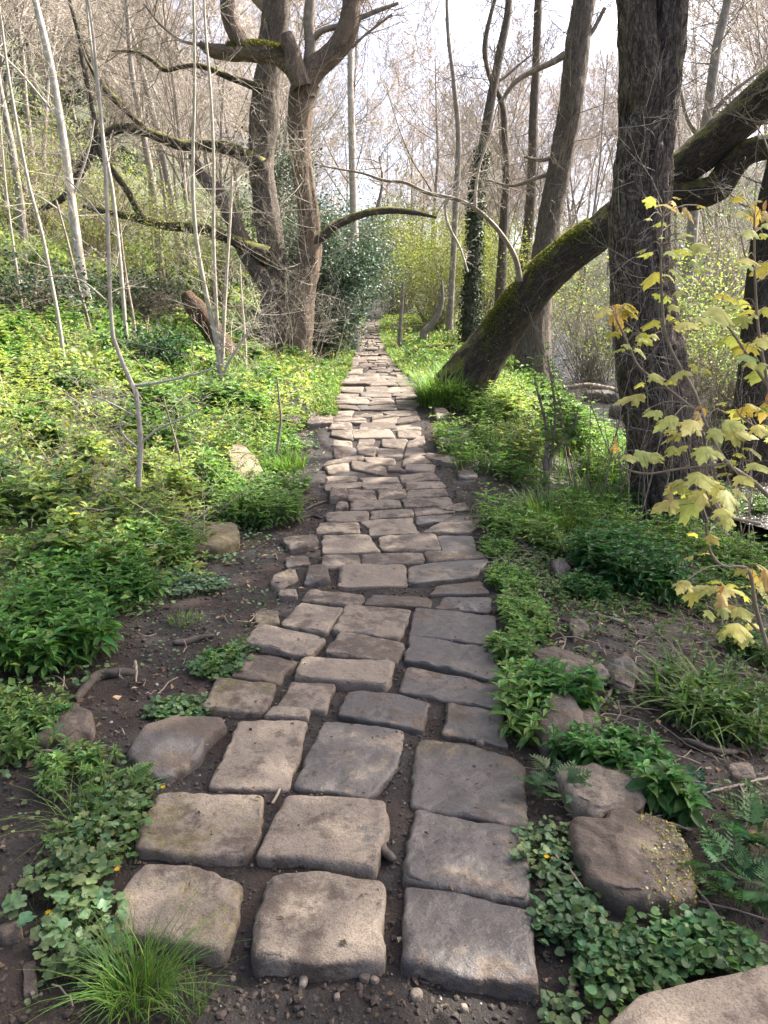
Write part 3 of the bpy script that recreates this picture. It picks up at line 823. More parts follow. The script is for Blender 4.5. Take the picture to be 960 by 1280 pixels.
for a, b in (((594, 262), [(595, 235, 4), (600, 205, 3), (612, 170, 2.5), (622, 130, 2)]), ((560, 247), [(556, 262, 4), (562, 285, 3.5), (575, 310, 3), (585, 340, 2)])):
    p2, r2, _ = limb_lines([(a[0], a[1], 5)] + b, YC - .2, 20)
    ls2.append((p2, r2, 6)); tw += twigs_along(p2, r2, 8, .5, .004)
tubes_obj('twigs', ls2 + tw, M['twig_pale'], tC)
ls = []
for q0, d0 in ((P(1050, -20, YC), (.3, -.1, .9)), (P(1080, -130, YC), (.4, .2, .8)), (P(1080, -130, YC), (-.5, -.4, .8)), (P(1020, 40, YC), (-.5, .1, .85)), (P(1075, 130, YC), (.5, .2, .6))):
    grow(ls, q0, np.array(d0) / np.linalg.norm(d0), 3.4, .12, 0, CROWN)
tubes_obj('limbs', ls, M['twig_brown'], tC)
p, r, _ = limb_lines([(690, 340, 30), (780, 270, 30), (880, 180, 30), (960, 110, 30)], YC - .05, 40)
tubes_obj('twigs', twigs_along(p, r, 30, .7, .004), M['twig_pale'], tC)
tw = []
for cx_, cz_, n_ in ((0, 0, 0),):
    pass

# ---- forked brown tree on the left of the path
YA = 15.0
base = P(372, 448, YA)
tA = empty('forked_tree', base, 'reddish-brown forked tree with a mossy side limb, left of the path', 'tree')
A1 = big_trunk([(359, 478, 92), (361, 456, 70), (364, 434, 51), (369, 400, 44), (377, 362, 36), (386, 320, 31), (386, 275, 29), (380, 220, 28), (374, 168, 29), (377, 125, 34), (383, 103, 36)], YA, 150, 48, .17, .04, 21)
A2 = big_trunk([(376, 128, 26), (384, 100, 28), (396, 84, 27), (412, 70, 25), (427, 52, 26), (436, 28, 24), (440, -5, 22), (444, -50, 20), (440, -130, 16)], YA - .05, 90, 30, .12, .03, 23)
A3 = big_trunk([(384, 125, 24), (376, 100, 24), (362, 80, 23), (340, 69, 22), (312, 65, 22), (285, 66, 18), (262, 62, 13), (250, 54, 7)], YA - .05, 80, 30, .14, .03, 25)
A4 = big_trunk([(310, 66, 20), (299, 50, 21), (289, 28, 20), (284, 0, 18), (282, -50, 16), (290, -130, 13)], YA - .05, 60, 26, .10, .03, 27)
A5 = big_trunk([(378, 110, 20), (370, 85, 20), (364, 62, 18), (358, 42, 14)], YA - .25, 40, 24, .25, .05, 29)
A6 = big_trunk([(388, 306, 17), (402, 296, 13), (418, 283, 11), (440, 272, 10), (465, 265, 9), (492, 263, 8), (520, 266, 6), (546, 272, 3)], YA - .1, 70, 22, .12, .02, 31)
V, Fc, B = merge([A1, A2, A3, A4, A5])
trunkA = obj_np('trunk', V, Fc, M['bark_left'], tA, bark=B)
M['bark_limb'] = bark_mat('bark_limb', (.03, .026, .02), (.13, .105, .08), 1.2, .40, (.15, .145, .03), bump=.6)
obj_np('limb', *A6[:2], M['bark_limb'], tA, bark=A6[2])['label'] = 'mossy limb reaching out over the holly'
ls = []
for pl in ([(385, 100, 18), (388, 60, 15), (386, 20, 14), (392, -30, 12)], [(384, 62, 9), (400, 40, 8), (432, 30, 7), (470, 14, 6), (498, 4, 4)], [(440, 60, 4), (455, 45, 3), (490, 18, 3)], [(470, 264, 5), (474, 250, 4), (478, 225, 3), (474, 195, 2)], [(250, 56, 5), (225, 50, 4), (200, 30, 3), (180, 5, 2)]):
    p, r, _ = limb_lines(pl, YA, 24)
    ls.append((p, r, 8)); ls += twigs_along(p, r, 10, 1.0, .010)
for q0, d0 in ((P(444, -120, YA), (.2, .1, 1)), (P(290, -120, YA), (-.2, .1, 1)), (P(392, -30, YA), (.0, .2, 1)), (P(436, 20, YA), (.6, -.1, .8)), (P(285, 0, YA), (-.7, 0, .7))):
    grow(ls, q0, np.array(d0) / np.linalg.norm(d0), 3.0, .07, 0, CROWN)
tubes_obj('limbs', ls, M['twig_brown'], tA)
sh = []
for py in np.linspace(130, 430, 90):
    cx = np.interp(py, [130, 168, 220, 275, 320, 362, 400, 430], [377, 374, 380, 386, 386, 377, 369, 364])
    q0 = P(cx + random.uniform(-14, 14), py, YA - .22)
    d = np.array([random.gauss(0, .9), -.4, random.uniform(-.3, .9)]); d /= np.linalg.norm(d)
    grow(sh, q0, d, random.uniform(.5, 1.5), .006, 0, SHOOT)
for _ in range(40):
    a = random.uniform(0, 6.28); x_, y_ = base[0] + random.uniform(.5, 1.1) * math.cos(a), base[1] - .3 + random.uniform(.4, 1.) * math.sin(a)
    d = np.array([random.gauss(0, .4), random.gauss(-.1, .3), 1.0]); d /= np.linalg.norm(d)
    grow(sh, (x_, y_, float(ground(x_, y_, False))), d, random.uniform(.6, 1.8), .007, 0, SHOOT)
tubes_obj('shoots', sh, M['twig_pale'], tA)

# ---- straight grey-brown tree behind it, with long limbs to the left
Y2 = 16.2
base = P(350, 440, Y2)
t2 = empty('limbed_tree', base, 'straight grey-brown tree just behind the forked tree, its long limbs sweeping left', 'tree')
A1 = big_trunk([(352, 470, 88), (351, 440, 64), (349, 405, 46), (345, 355, 36), (340, 305, 33), (332, 252, 32), (326, 200, 33), (330, 145, 35), (335, 90, 32), (345, 20, 35), (349, -60, 32), (352, -160, 28)], Y2, 160, 48, .12, .04, 41)
A2 = big_trunk([(328, 208, 20), (310, 196, 17), (285, 186, 15), (255, 181, 14), (228, 182, 13), (205, 174, 12), (182, 165, 12), (158, 160, 12), (138, 165, 12), (122, 178, 12), (108, 200, 12), (95, 225, 11), (78, 248, 9), (50, 262, 7)], Y2 - .2, 110, 18, .16, .03, 43)
A3 = big_trunk([(330, 112, 12), (305, 103, 9), (285, 96, 8), (262, 86, 7.5), (245, 82, 7), (225, 84, 6), (205, 87, 6), (188, 74, 5), (168, 65, 4), (140, 64, 2)], Y2 - .2, 70, 12, .14, .02, 45)
A4 = big_trunk([(345, 372, 24), (325, 345, 20), (305, 308, 21), (288, 268, 20), (272, 240, 18), (256, 225, 15), (246, 207, 12), (241, 193, 9)], Y2 - .3, 70, 20, .18, .03, 47)
A5 = big_trunk([(335, 320, 22), (308, 308, 17), (285, 297, 15), (258, 288, 14), (230, 284, 13), (205, 281, 12), (182, 275, 12), (160, 270, 10), (130, 264, 8), (104, 258, 5)], Y2 - .4, 80, 16, .16, .02, 49)
A6 = big_trunk([(190, 170, 9), (170, 150, 8), (148, 128, 8), (128, 108, 7.5), (118, 90, 7), (104, 60, 6), (95, 30, 5), (84, -10, 4)], Y2 - .2, 60, 12, .14, .02, 50)
A7 = big_trunk([(182, 278, 9), (172, 262, 9), (160, 240, 8), (140, 212, 8), (124, 190, 7), (118, 150, 6), (110, 110, 6), (100, 60, 5)], Y2 - .5, 60, 12, .14, .02, 52)
V, Fc, B = merge([A1, A4])
obj_np('trunk', V, Fc, M['bark_grey'], t2, bark=B)
for A in (A2, A3, A5, A6, A7):
    obj_np('limb', A[0], A[1], M['bark_limb'], t2, bark=A[2])
ls = []
for pl, c_ in (([(300, 190, 9), (220, 182, 9), (158, 160, 9), (108, 200, 9), (60, 255, 8)], 80), ([(300, 100, 8), (205, 87, 6), (140, 64, 3)], 22), ([(310, 308, 9), (205, 281, 9), (110, 260, 5)], 55), ([(305, 308, 9), (241, 195, 9)], 14), ([(190, 170, 9), (118, 90, 7), (84, -10, 4)], 20)):
    p, r, _ = limb_lines(pl, Y2 - .3, 40)
    ls += twigs_along(p, r, c_, 1.15, .010)
for q0, d0 in ((P(352, -150, Y2), (.1, .1, 1)), (P(350, -100, Y2), (-.7, .1, .7)), (P(348, -60, Y2), (.7, .2, .7)), (P(340, 20, Y2), (-.8, .2, .6))):
    grow(ls, q0, np.array(d0) / np.linalg.norm(d0), 3.4, .09, 0, CROWN)
tubes_obj('twigs', ls, M['twig_brown'], t2)

# ---- other nearer trees, one by one
def simple_tree(name, pl, Y, label, mat, cat='tree', limbs=(), twigs=20, tl=1.4, tr_=.012, tmat='twig_brown', k=18, lump=.08, fis=.02, seed=0, n=70, top=True, toplen=3.0):
    """a slender tree from its outline: trunk, side limbs, twigs, on into the crown above"""
    pts, rad = px_path(pl, Y, n)
    b = pts[0].copy()
    # run the foot down to the soil
    z0 = float(ground(b[0], b[1], False))
    pl2 = pts
    if b[2] > z0:
        m = max(2, int((b[2] - z0) / .25))
        ext = np.stack([np.full(m, b[0]), np.full(m, b[1]), np.linspace(z0 - .1, b[2], m, endpoint=False)], 1)
        pl2 = np.vstack([ext, pts]); rad = np.concatenate([np.linspace(rad[0] * 1.35, rad[0], m, endpoint=False), rad])
    root = empty(name, (b[0], b[1], min(z0, b[2])), label, cat)
    V, Fc, B, _ = tube_arrays([(pl2, rad, k)])
    rr = np.repeat(rad, k); cen = np.repeat(pl2, k, 0)
    V = cen + (V - cen) * (1 + lump * 1.6 * fbm(B * np.array([1, 1, .35]) * 4 + seed, 3) - fis / np.maximum(rr, .02) * np.abs(fbm(B * np.array([16, 16, 3]) + seed, 2)))[:, None]
    tk = None if not top else obj_np('trunk', V, Fc, M[mat], root, bark=B)
    ls = []
    for lp in limbs:
        p, r, _ = limb_lines(lp, Y, 24)
        ls.append((p, r, 7)); ls += twigs_along(p, r, 7, tl * .8, tr_ * .8)
    ls += twigs_along(pl2, rad, twigs, tl, tr_, t0=.3)
    if top:
        for _ in range(3):
            d = np.array([random.gauss(0, .3), random.gauss(0, .3), 1]); d /= np.linalg.norm(d)
            grow(ls, pl2[-1], d, toplen, rad[-1] * .8, 0, CROWN)
    if not top:
        v2, f2, b2, _ = tube_arrays(lines3(ls))
        obj_np('trunk', *(lambda m: (m[0], m[1], M[mat], root))(merge([(V, Fc, B), (v2, f2, b2)])), bark=merge([(V, Fc, B), (v2, f2, b2)])[2])
    elif ls:
        tubes_obj('twigs', ls, M[tmat], root)
    return root

simple_tree('tall_tree', [(668, 400, 40), (676, 350, 34), (682, 300, 31), (692, 248, 30), (703, 190, 31), (713, 140, 31), (722, 55, 31), (730, 0, 30), (736, -60, 26), (742, -150, 20)], 16.5,
            'tall grey-brown trunk leaning slightly, directly behind the leaning mossy tree', 'bark_grey', k=36, n=120, fis=.05,
            limbs=[[(706, 68, 10), (690, 78, 8), (668, 88, 7), (645, 102, 6), (625, 128, 4)], [(700, 190, 6), (680, 200, 5), (655, 196, 3)], [(722, 60, 8), (740, 40, 6), (756, 10, 5)], [(698, 215, 5), (672, 222, 5), (640, 232, 4), (610, 225, 2)]], twigs=22, seed=60)
simple_tree('pale_birch', [(445, 440, 14), (443, 300, 11), (442, 262, 10), (440, 180, 9.5), (438, 100, 9), (439, 40, 8), (441, -40, 6)], 18.5, 'slim pale birch stem rising above the mossy limb and the holly', 'birch', k=12, twigs=10, seed=61, tr_=.006)
ivy_t = simple_tree('ivy_tree', [(586, 425, 20), (588, 380, 17), (592, 330, 15), (595, 250, 14), (603, 190, 13), (613, 130, 12), (624, 70, 11), (634, 20, 10), (640, -50, 8)], 20, 'ivy-clad dark trunk right of the path, left of the leaning mossy tree', 'bark_grey', k=16, twigs=14, seed=62)
simple_tree('crooked_tree', [(624, 395, 15), (627, 340, 13), (630, 280, 12), (633, 220, 10), (631, 170, 9), (628, 130, 8), (612, 95, 7), (606, 60, 7), (612, 25, 6), (624, -20, 5)], 21, 'crooked slim tree with a kinked upper stem, right of the ivy-clad trunk', 'bark_grey', k=12, limbs=[[(612, 92, 5), (625, 100, 4), (650, 80, 3), (668, 66, 2)]], twigs=18, seed=63)
simple_tree('slim_tree', [(652, 350, 16), (660, 290, 14), (665, 230, 13), (667, 150, 12), (670, 80, 11), (673, 0, 10), (676, -60, 8)], 23, 'slim straight trunk just left of the tall grey-brown trunk', 'bark_grey', k=12, twigs=18, seed=64)
simple_tree('thin_tree', [(562, 400, 9), (566, 330, 8), (570, 250, 8), (573, 170, 7), (566, 90, 6), (560, 40, 5), (558, -30, 4)], 25, 'thin bare tree in the gap above the end of the path', 'bark_far', k=8, twigs=18, seed=65)
simple_tree('backlit_tree', [(868, 260, 14), (876, 200, 14), (886, 130, 13), (896, 60, 12), (910, 0, 10), (920, -50, 8)], 17, 'grey tree against the sky just right of the big dark trunk', 'bark_far', k=12, twigs=30, seed=66, limbs=[[(884, 150, 7), (905, 125, 6), (935, 100, 4), (965, 80, 3)], [(880, 180, 6), (860, 150, 5), (850, 110, 4)]])
simple_tree('edge_tree', [(938, 560, 66), (942, 500, 48), (945, 440, 40), (948, 380, 35), (953, 320, 32), (963, 250, 29), (977, 180, 26), (994, 90, 24), (1010, -40, 26)], 9.2, 'dark mossy tree at the right edge of the picture behind the yellow leaves', 'bark_lean', k=32, n=100, twigs=14, seed=67, tl=1.0)
simple_tree('small_tree', [(500, 420, 6), (501, 400, 5), (503, 375, 4), (504, 352, 3)], 19, 'short dark bare stem at the right side of the far path', 'bark_far', k=8, twigs=5, tl=.5, tr_=.006, top=False, seed=68)
simple_tree('small_tree', [(530, 415, 10), (541, 404, 8), (549, 390, 7), (553, 372, 5), (552, 350, 3)], 21, 'short bent stem curving upright right of the far path', 'bark_far', k=8, twigs=6, tl=.6, tr_=.006, top=False, seed=69)
simple_tree('slim_tree', [(200, 330, 10), (192, 240, 9), (176, 150, 8), (165, 90, 7), (160, 30, 6), (155, -40, 5)], 21, 'wavy grey slim tree on the left hillside behind the white stems', 'bark_far', k=10, twigs=26, seed=70)
simple_tree('slim_tree', [(30, 300, 11), (22, 230, 10), (10, 160, 9), (-4, 90, 8), (-20, 0, 7)], 18, 'grey slim tree at the left edge of the picture high on the bank', 'bark_far', k=10, twigs=26, seed=71)

# ---- saplings and shoots on the left bank
SAP = dict(n=[6, 5, 4], wander=[.10, .15, .18], up=[.05, .05, .03], kids=[4, 2], t0=[.2, .2], ang=(.5, 1.0), rr=[.6, .6], lr=[.45, .5], k=[4, 3, 3], rmin=.0013, tip=.35)
def sapling(stems, label, mat='twig_pale', twigs=14, tl=.7, tr_=.004, extra=()):
    """stems: px polylines, the first one's foot stands on the soil where the photo shows it"""
    b = G(stems[0][0][0], stems[0][0][1])
    root = empty('sapling', b, label, 'sapling')
    ls, tw = [], []
    for pl in stems:
        p, r, _ = limb_lines(pl, b[1], 36)
        if pl[0][1] > 200: p[0][2] = min(p[0][2], float(ground(p[0][0], p[0][1], False)) - .02)
        ls.append((p, r, 8))
        tw += twigs_along(p, r, int(twigs * 1.7), tl, tr_, SAP, t0=.2)
    for pl in extra:
        p, r, _ = limb_lines(pl, b[1], 20)
        ls.append((p, r, 5)); tw += twigs_along(p, r, 5, tl * .5, tr_ * .6, SAP, t0=.2)
    if twigs <= 10: ls, tw = ls + tw, []
    tubes_obj('stem', ls, M[mat], root)
    if tw: tubes_obj('twigs', tw, M['twig_pale'], root)
    return b

sapling([[(113, 392, 13), (104, 350, 12), (96, 300, 12), (88, 240, 11), (80, 180, 10.5), (72, 130, 10), (64, 85, 9.5), (55, 45, 9), (44, 0, 8), (30, -70, 6)]], 'pale straight birch sapling at the upper left, thickest of the white stems', 'birch', 16, 1.1, .006,
        extra=[[(75, 150, 4), (50, 120, 3), (20, 85, 2.5), (-10, 60, 2)], [(90, 250, 3), (110, 190, 2.5), (118, 150, 2)], [(96, 290, 3), (70, 260, 2.5), (30, 235, 2)]])
sapling([[(172, 630, 8), (174, 590, 7.5), (176, 550, 7), (173, 520, 6.5), (170, 490, 6.5), (160, 470, 6), (148, 440, 5.5), (142, 425, 5.5), (138, 380, 5), (136, 320, 5), (133, 240, 5), (128, 165, 4.5), (118, 60, 4), (110, 0, 3.5), (100, -60, 3)]],
        'slender grey sapling standing alone in front on the lit left bank', 'twig_pale', 12, .55, .003,
        extra=[[(170, 482, 4), (200, 478, 3.5), (235, 470, 3), (262, 462, 2.5), (282, 448, 1.5)], [(178, 552, 3.5), (200, 535, 3), (225, 525, 2.5), (262, 505, 1.5)], [(172, 560, 3), (155, 545, 3), (150, 530, 2.5), (160, 515, 2), (168, 505, 2)], [(168, 520, 2.5), (130, 500, 2), (100, 492, 1.5)], [(134, 280, 2.5), (105, 245, 2), (80, 220, 1.5)], [(138, 380, 2.5), (100, 350, 2), (60, 345, 1.5)]])
sapling([[(161, 440, 6), (157, 410, 5.5), (152, 350, 5.5), (147, 295, 5), (140, 235, 5), (130, 180, 4.5), (122, 110, 4), (112, 40, 3.5), (105, -40, 3)]], 'second thin grey stem close behind the lone front sapling', 'twig_pale', 14, .9, .004)
sapling([[(171, 438, 4), (167, 400, 4), (160, 360, 3.5), (154, 320, 3), (150, 280, 2.5)]], 'short brown shoot just right of the second thin grey stem', 'dead', 4, .4, .003)
sapling([[(114, 415, 4), (106, 385, 4), (96, 350, 3.5), (84, 300, 3), (70, 250, 2.5)]], 'thin brown shoot crossing the foot of the pale birch sapling', 'dead', 6, .5, .003)
sapling([[(80, 450, 5), (74, 405, 5), (64, 350, 4.5), (52, 290, 4.5), (36, 230, 4), (22, 160, 4), (10, 90, 3.5), (2, 30, 3), (-8, -40, 3)]], 'thin grey stem left of the pale birch sapling, bending to the left edge', 'twig_pale', 16, .8, .004)
sapling([[(276, 480, 9), (275, 455, 8), (269, 420, 7), (258, 370, 6), (247, 310, 5.5), (242, 260, 5), (241, 200, 4.5), (243, 120, 4), (243, 50, 3.5), (241, -30, 3)],
         [(277, 480, 6), (278, 450, 5.5), (280, 400, 5), (284, 330, 4), (288, 270, 3.5), (290, 220, 3)],
         [(275, 478, 6), (273, 440, 5.5), (270, 380, 5), (267, 300, 4.5), (267, 200, 4), (263, 110, 3.5), (257, 40, 3), (254, -30, 2.5)],
         [(274, 482, 5), (285, 455, 4.5), (300, 430, 4), (318, 405, 3), (330, 385, 2)]],
        'clump of pale stems springing from one foot in front of the fallen log', 'twig_pale', 13, .8, .004)
sapling([[(228, 610, 3), (224, 570, 3), (215, 535, 2.5), (207, 508, 2.5), (204, 495, 2)]], 'thin brown dead stalk right of the lone front sapling', 'dead', 1, .2, .002)
sapling([[(344, 582, 3.5), (348, 550, 3.5), (351, 525, 3), (349, 500, 2.5), (346, 470, 2)]], 'thin dark stalk standing at the edge of the muddy side track', 'twig_brown', 2, .25, .002)
sapling([[(30, 400, 3), (20, 330, 3), (8, 240, 2.5), (0, 150, 2)]], 'faint thin stem at the far left edge of the bank', 'twig_pale', 10, .8, .003)
sapling([[(308, 470, 3), (306, 420, 3), (302, 370, 2.5), (300, 330, 2)]], 'thin upright shoot right of the fallen log', 'twig_pale', 5, .5, .003)
sapling([[(684, 605, 8), (682, 580, 7), (684, 550, 5), (680, 520, 4), (672, 490, 3), (668, 470, 2)], [(684, 600, 5), (690, 570, 4), (700, 555, 3.5), (715, 535, 3), (722, 515, 2)], [(684, 600, 5), (690, 560, 4), (694, 520, 3), (690, 480, 2.5), (684, 445, 2)]], 'dark bushy stump of stems with fresh leaves right of the path', 'twig_brown', 5, .35, .003)

# ---- fallen log and dead wood
def log_(name, pl, Y, label, cat, mat='log', k=20, n=50, lump=.15, seed=0):
    V, Fc, B = big_trunk(pl, Y, n, k, lump, .04, seed)
    c = V.mean(0)
    # close both ends
    m = len(V)
    V = np.vstack([V, V[:k].mean(0), V[-k:].mean(0)])
    B = np.vstack([B, B[:k].mean(0), B[-k:].mean(0)])
    j = np.arange(k)
    T = np.vstack([np.stack([(j + 1) % k, j, np.full(k, m)], 1), np.stack([m - k + j, m - k + (j + 1) % k, np.full(k, m + 1)], 1)])
    o = obj_np(name, V, Fc + [T], M[mat], loc=c, bark=B)
    return tag(o, label, cat)
gL = G(286, 455)
log_('fallen_log', [(232, 366, 12), (240, 378, 20), (255, 398, 24), (270, 420, 27), (286, 450, 30), (296, 470, 28)], gL[1] + .3, 'broken reddish-brown log propped up in front of the left trees', 'log', seed=80)
log_('fallen_log', [(700, 486, 4), (715, 484, 6), (735, 482, 7), (760, 486, 7), (790, 492, 5)], 15.5, 'pale bare log lying at the stream behind the fresh-leaved stems', 'log', 'dead', seed=81)
log_('fallen_log', [(512, 440, 4), (525, 437, 7), (545, 434, 7), (568, 432, 4)], 17.5, 'dark rotten log lying right of the far path', 'log', seed=82)

def stick(pl, label, h=.012, mat='dead', k=6, cat='stick'):
    q = []
    for a, b, w in pl:
        g = G(a, b); q.append([g[0], g[1], float(ground(g[0], g[1])) + h, .5 * msize(w, b, g[1])])
    q = catmull(np.array(q), 24)
    q[[0, -1], 3] *= .12; q[[1, -2], 3] *= .8; q[0, :3] = q[1, :3] * .6 + q[0, :3] * .4; q[-1, :3] = q[-2, :3] * .6 + q[-1, :3] * .4
    V, Fc, B, _ = tube_arrays([(q[:, :3], np.maximum(q[:, 3], .0003), k)])
    V = V + .004 * fbm(V * 30, 2)[:, None]
    return tag(obj_np('stick', V, Fc, M[mat], loc=q[0, :3], bark=B), label, cat)
stick([(690, 1078, 3), (715, 1110, 3.5), (745, 1150, 3.5), (768, 1180, 3)], 'thin straight pale twig slanting in front of the big mossy boulder', .03)
stick([(728, 768, 4), (755, 775, 5), (785, 784, 5), (796, 796, 4)], 'pale broken stick lying in the soil right of the seventh row')
stick([(843, 925, 6), (870, 940, 8), (905, 948, 8), (935, 935, 7), (962, 915, 5)], 'dark bowed stick under the bluebell leaves at the right', .02, 'root', 8)
stick([(735, 905, 3), (760, 875, 5), (775, 852, 4), (800, 848, 3)], 'curved root-like stick beside the reddish-brown rock', .02, 'root')
stick([(880, 1000, 3), (905, 990, 4), (935, 988, 4), (965, 980, 4)], 'long thin stick reaching in from the right edge above the grey stone', .03)
stick([(885, 1085, 3), (915, 1108, 3.5), (945, 1122, 3), (958, 1120, 2)], 'thin stick over the feathery plant at the right edge', .05)
stick([(35, 948, 3), (60, 951, 3.5), (95, 949, 3), (105, 946, 2)], 'thin white twig at the foot of the brown sloping rock', .03)
stick([(214, 808, 6), (232, 804, 9), (250, 800, 8), (270, 798, 4)], 'short dark stick in the mud left of the sixth row', .012, 'root', 8)
stick([(95, 880, 10), (120, 850, 14), (145, 846, 13), (175, 843, 9)], 'grey root lying across the mud by the left plants', .015, 'root', 9)
stick([(170, 838, 4), (172, 855, 3.5), (172, 868, 2)], 'short brown peg-like twig at the end of the grey root', .05, 'dead')
stick([(473, 1056, 11), (478, 1066, 12), (486, 1074, 12), (495, 1080, 8)], 'dark shiny stub of wood wedged in the joint beside the third row', .015, 'root', 10)
stick([(378, 1240, 9), (379, 1228, 11), (380, 1216, 8)], 'pale chip of wood standing in the mud in front of the path', .01, 'dead', 8)
stick([(713, 1245, 8), (716, 1232, 9), (718, 1222, 7)], 'short pinkish stub of twig in the mud left of the pale slab', .01, 'dead', 8)
stick([(340, 1010, 4), (346, 1000, 4), (350, 992, 3)], 'pale splinter in the joint between the left two stones of the second row', .01)
stick([(650, 812, 3), (655, 800, 3.5), (660, 790, 3)], 'pale twig sticking up in the right verge beside the sixth row', .05)
stick([(380, 640, 3), (395, 632, 4), (410, 628, 3)], 'dark root in the muddy side track by the round grey cobble', .01, 'root')
stick([(372, 650, 3), (390, 646, 4), (404, 650, 3)], 'thin root in front of the dark root in the muddy side track', .01, 'root')

# ---- the bare wood behind
FAR = dict(n=[9, 7, 6, 4, 4], wander=[.05, .13, .17, .2, .22], up=[.02, .10, .06, .04, .02], kids=[14, 7, 6, 4], t0=[.22, .2, .15, .1], ang=(.4, .95), rr=[.45, .5, .5, .55], lr=[.5, .55, .5, .5], k=[8, 5, 3, 3, 3], rmin=.0075, tip=.25)
protos = []
for v in range(5):
    ls = []
    L = (11, 13, 9.5, 12, 10)[v]
    grow(ls, (0, 0, -.2), (random.gauss(0, .06), random.gauss(0, .06), 1), L, (.10, .13, .08, .09, .11)[v], 0, FAR)
    r0 = bpy.data.objects.new('bare_tree', None)
    t_ = [l for l in ls if l[3] <= 1]; w_ = [l for l in ls if l[3] > 1]
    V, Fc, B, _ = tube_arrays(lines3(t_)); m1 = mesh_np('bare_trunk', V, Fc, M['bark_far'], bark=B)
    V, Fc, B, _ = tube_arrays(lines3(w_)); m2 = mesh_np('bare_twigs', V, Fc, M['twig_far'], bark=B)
    protos.append((m1, m2))
n_far = 0
spots = []
tries = 0
while len(spots) < 160 and tries < 16000:
    tries += 1
    Y = 21 + 70 * random.random() ** .9
    X = random.uniform(-.62, .62) * Y
    if abs(X - float(.5 * (xL(min(Y, 33)) + xR(min(Y, 33))))) < 1.6 + .02 * Y: continue
    if X < 0 and Y < 19: continue
    if X > 0 and Y < 21: continue
    if Y < 50 and -.06 < X / Y < .16 and random.random() < .35: continue
    if Y < 45 and X > 2 and random.random() < .35: continue
    if any((X - a) ** 2 + (Y - b) ** 2 < 4.5 for a, b in spots): continue
    spots.append((X, Y))
for px in (424, 446, 478, 492, 508, 522, 536, 552, 566, 582, 598, 614, 632, 650):
    Y = random.uniform(38, 72); spots.append(((px - 480) / F * Y * 1.0, Y))
for i, (X, Y) in enumerate(spots):
    m1, m2 = protos[i % 5]
    root = empty('bare_tree', (X, Y, float(ground(X, Y, False))), 'bare grey-brown tree among the many in the wood behind', 'tree', 'bare trees of the wood behind')
    s = random.uniform(.75, 1.25) * (1.0 if X > -6 else .95)
    root.scale = (s, s, s * random.uniform(.9, 1.15)); root.rotation_euler = (random.gauss(0, .05), random.gauss(0, .05), random.uniform(0, 6.28))
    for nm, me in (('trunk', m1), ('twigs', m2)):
        link(nm, me, root)
# ================================================================== PLANTS
def _fan(outline, centre):
    V = np.vstack([[centre], outline]); n = len(outline)
    T = np.stack([np.zeros(n, int), 1 + np.arange(n), 1 + (np.arange(n) + 1) % n], 1)
    return V, T

TEMPL = {}
# lance-shaped leaf, folded along the midrib and drooping
v = []
for t, h in ((0, .07), (.25, .42), (.55, .46), (.82, .22)):
    for s in (-1, 0, 1):
        v.append((s * h, t, .16 * abs(s) * h * 2 - .22 * t * t))
v.append((0, 1, -.24))
q = []
for i in range(3):
    q += [(3 * i, 3 * i + 1, 3 * i + 4, 3 * i + 3), (3 * i + 1, 3 * i + 2, 3 * i + 5, 3 * i + 4)]
TEMPL['lance'] = (np.array(v, float), [np.array(q), np.array([(9, 10, 12), (10, 11, 12)])])
TEMPL['simple'] = (np.array([(0, 0, 0), (-.5, .45, .1), (0, 1, -.12), (.5, .45, .1)], float), [np.array([(0, 2, 1), (0, 3, 2)])])
# heart-shaped leaf
a = np.linspace(math.radians(-60), math.radians(240), 11)
o_ = np.stack([.52 * np.cos(a), .52 + .5 * np.sin(a), .10 * np.cos(2 * a)], 1)
o_[5] = (0, 1.06, -.05)
TEMPL['heart'] = (lambda V, T: (V, [T]))(*_fan(np.vstack([o_, [(0, .22, 0)]]), (0, .5, -.06)))
# ivy-leaf / geranium: rounded lobes
a = np.linspace(math.radians(-75), math.radians(255), 26)
r_ = .5 * (1 + .13 * np.cos((a - math.pi / 2) * 5.4))
TEMPL['lobed'] = (lambda V, T: (V, [T]))(*_fan(np.vstack([np.stack([r_ * np.cos(a), .5 + r_ * np.sin(a), .09 * np.cos(2 * a) + .03 * np.cos(5 * a)], 1), [(0, .30, 0)]]), (0, .46, -.07)))
# sycamore leaf: five pointed, toothed lobes, drooping
half = [(.03, .0), (.10, -.03), (.24, -.02), (.30, .06), (.42, .08), (.37, .17), (.34, .24), (.46, .30), (.56, .40), (.47, .44), (.50, .55), (.38, .55), (.25, .50), (.27, .62), (.23, .68), (.24, .80), (.14, .84), (.10, .92), (0, 1.06)]
ol = np.array(half + [(-x, y_) for x, y_ in half[-2::-1]], float)
zz_ = -.55 * np.maximum(0, np.abs(ol[:, 0]) - .05) ** 1.3 - .30 * np.maximum(0, ol[:, 1] - .2) ** 1.6 + .05 * np.sin(ol[:, 0] * 21) * np.sin(ol[:, 1] * 14)
TEMPL['maple'] = (lambda V, T: (V, [T]))(*_fan(np.column_stack([ol, zz_]), (0, .22, .03)))
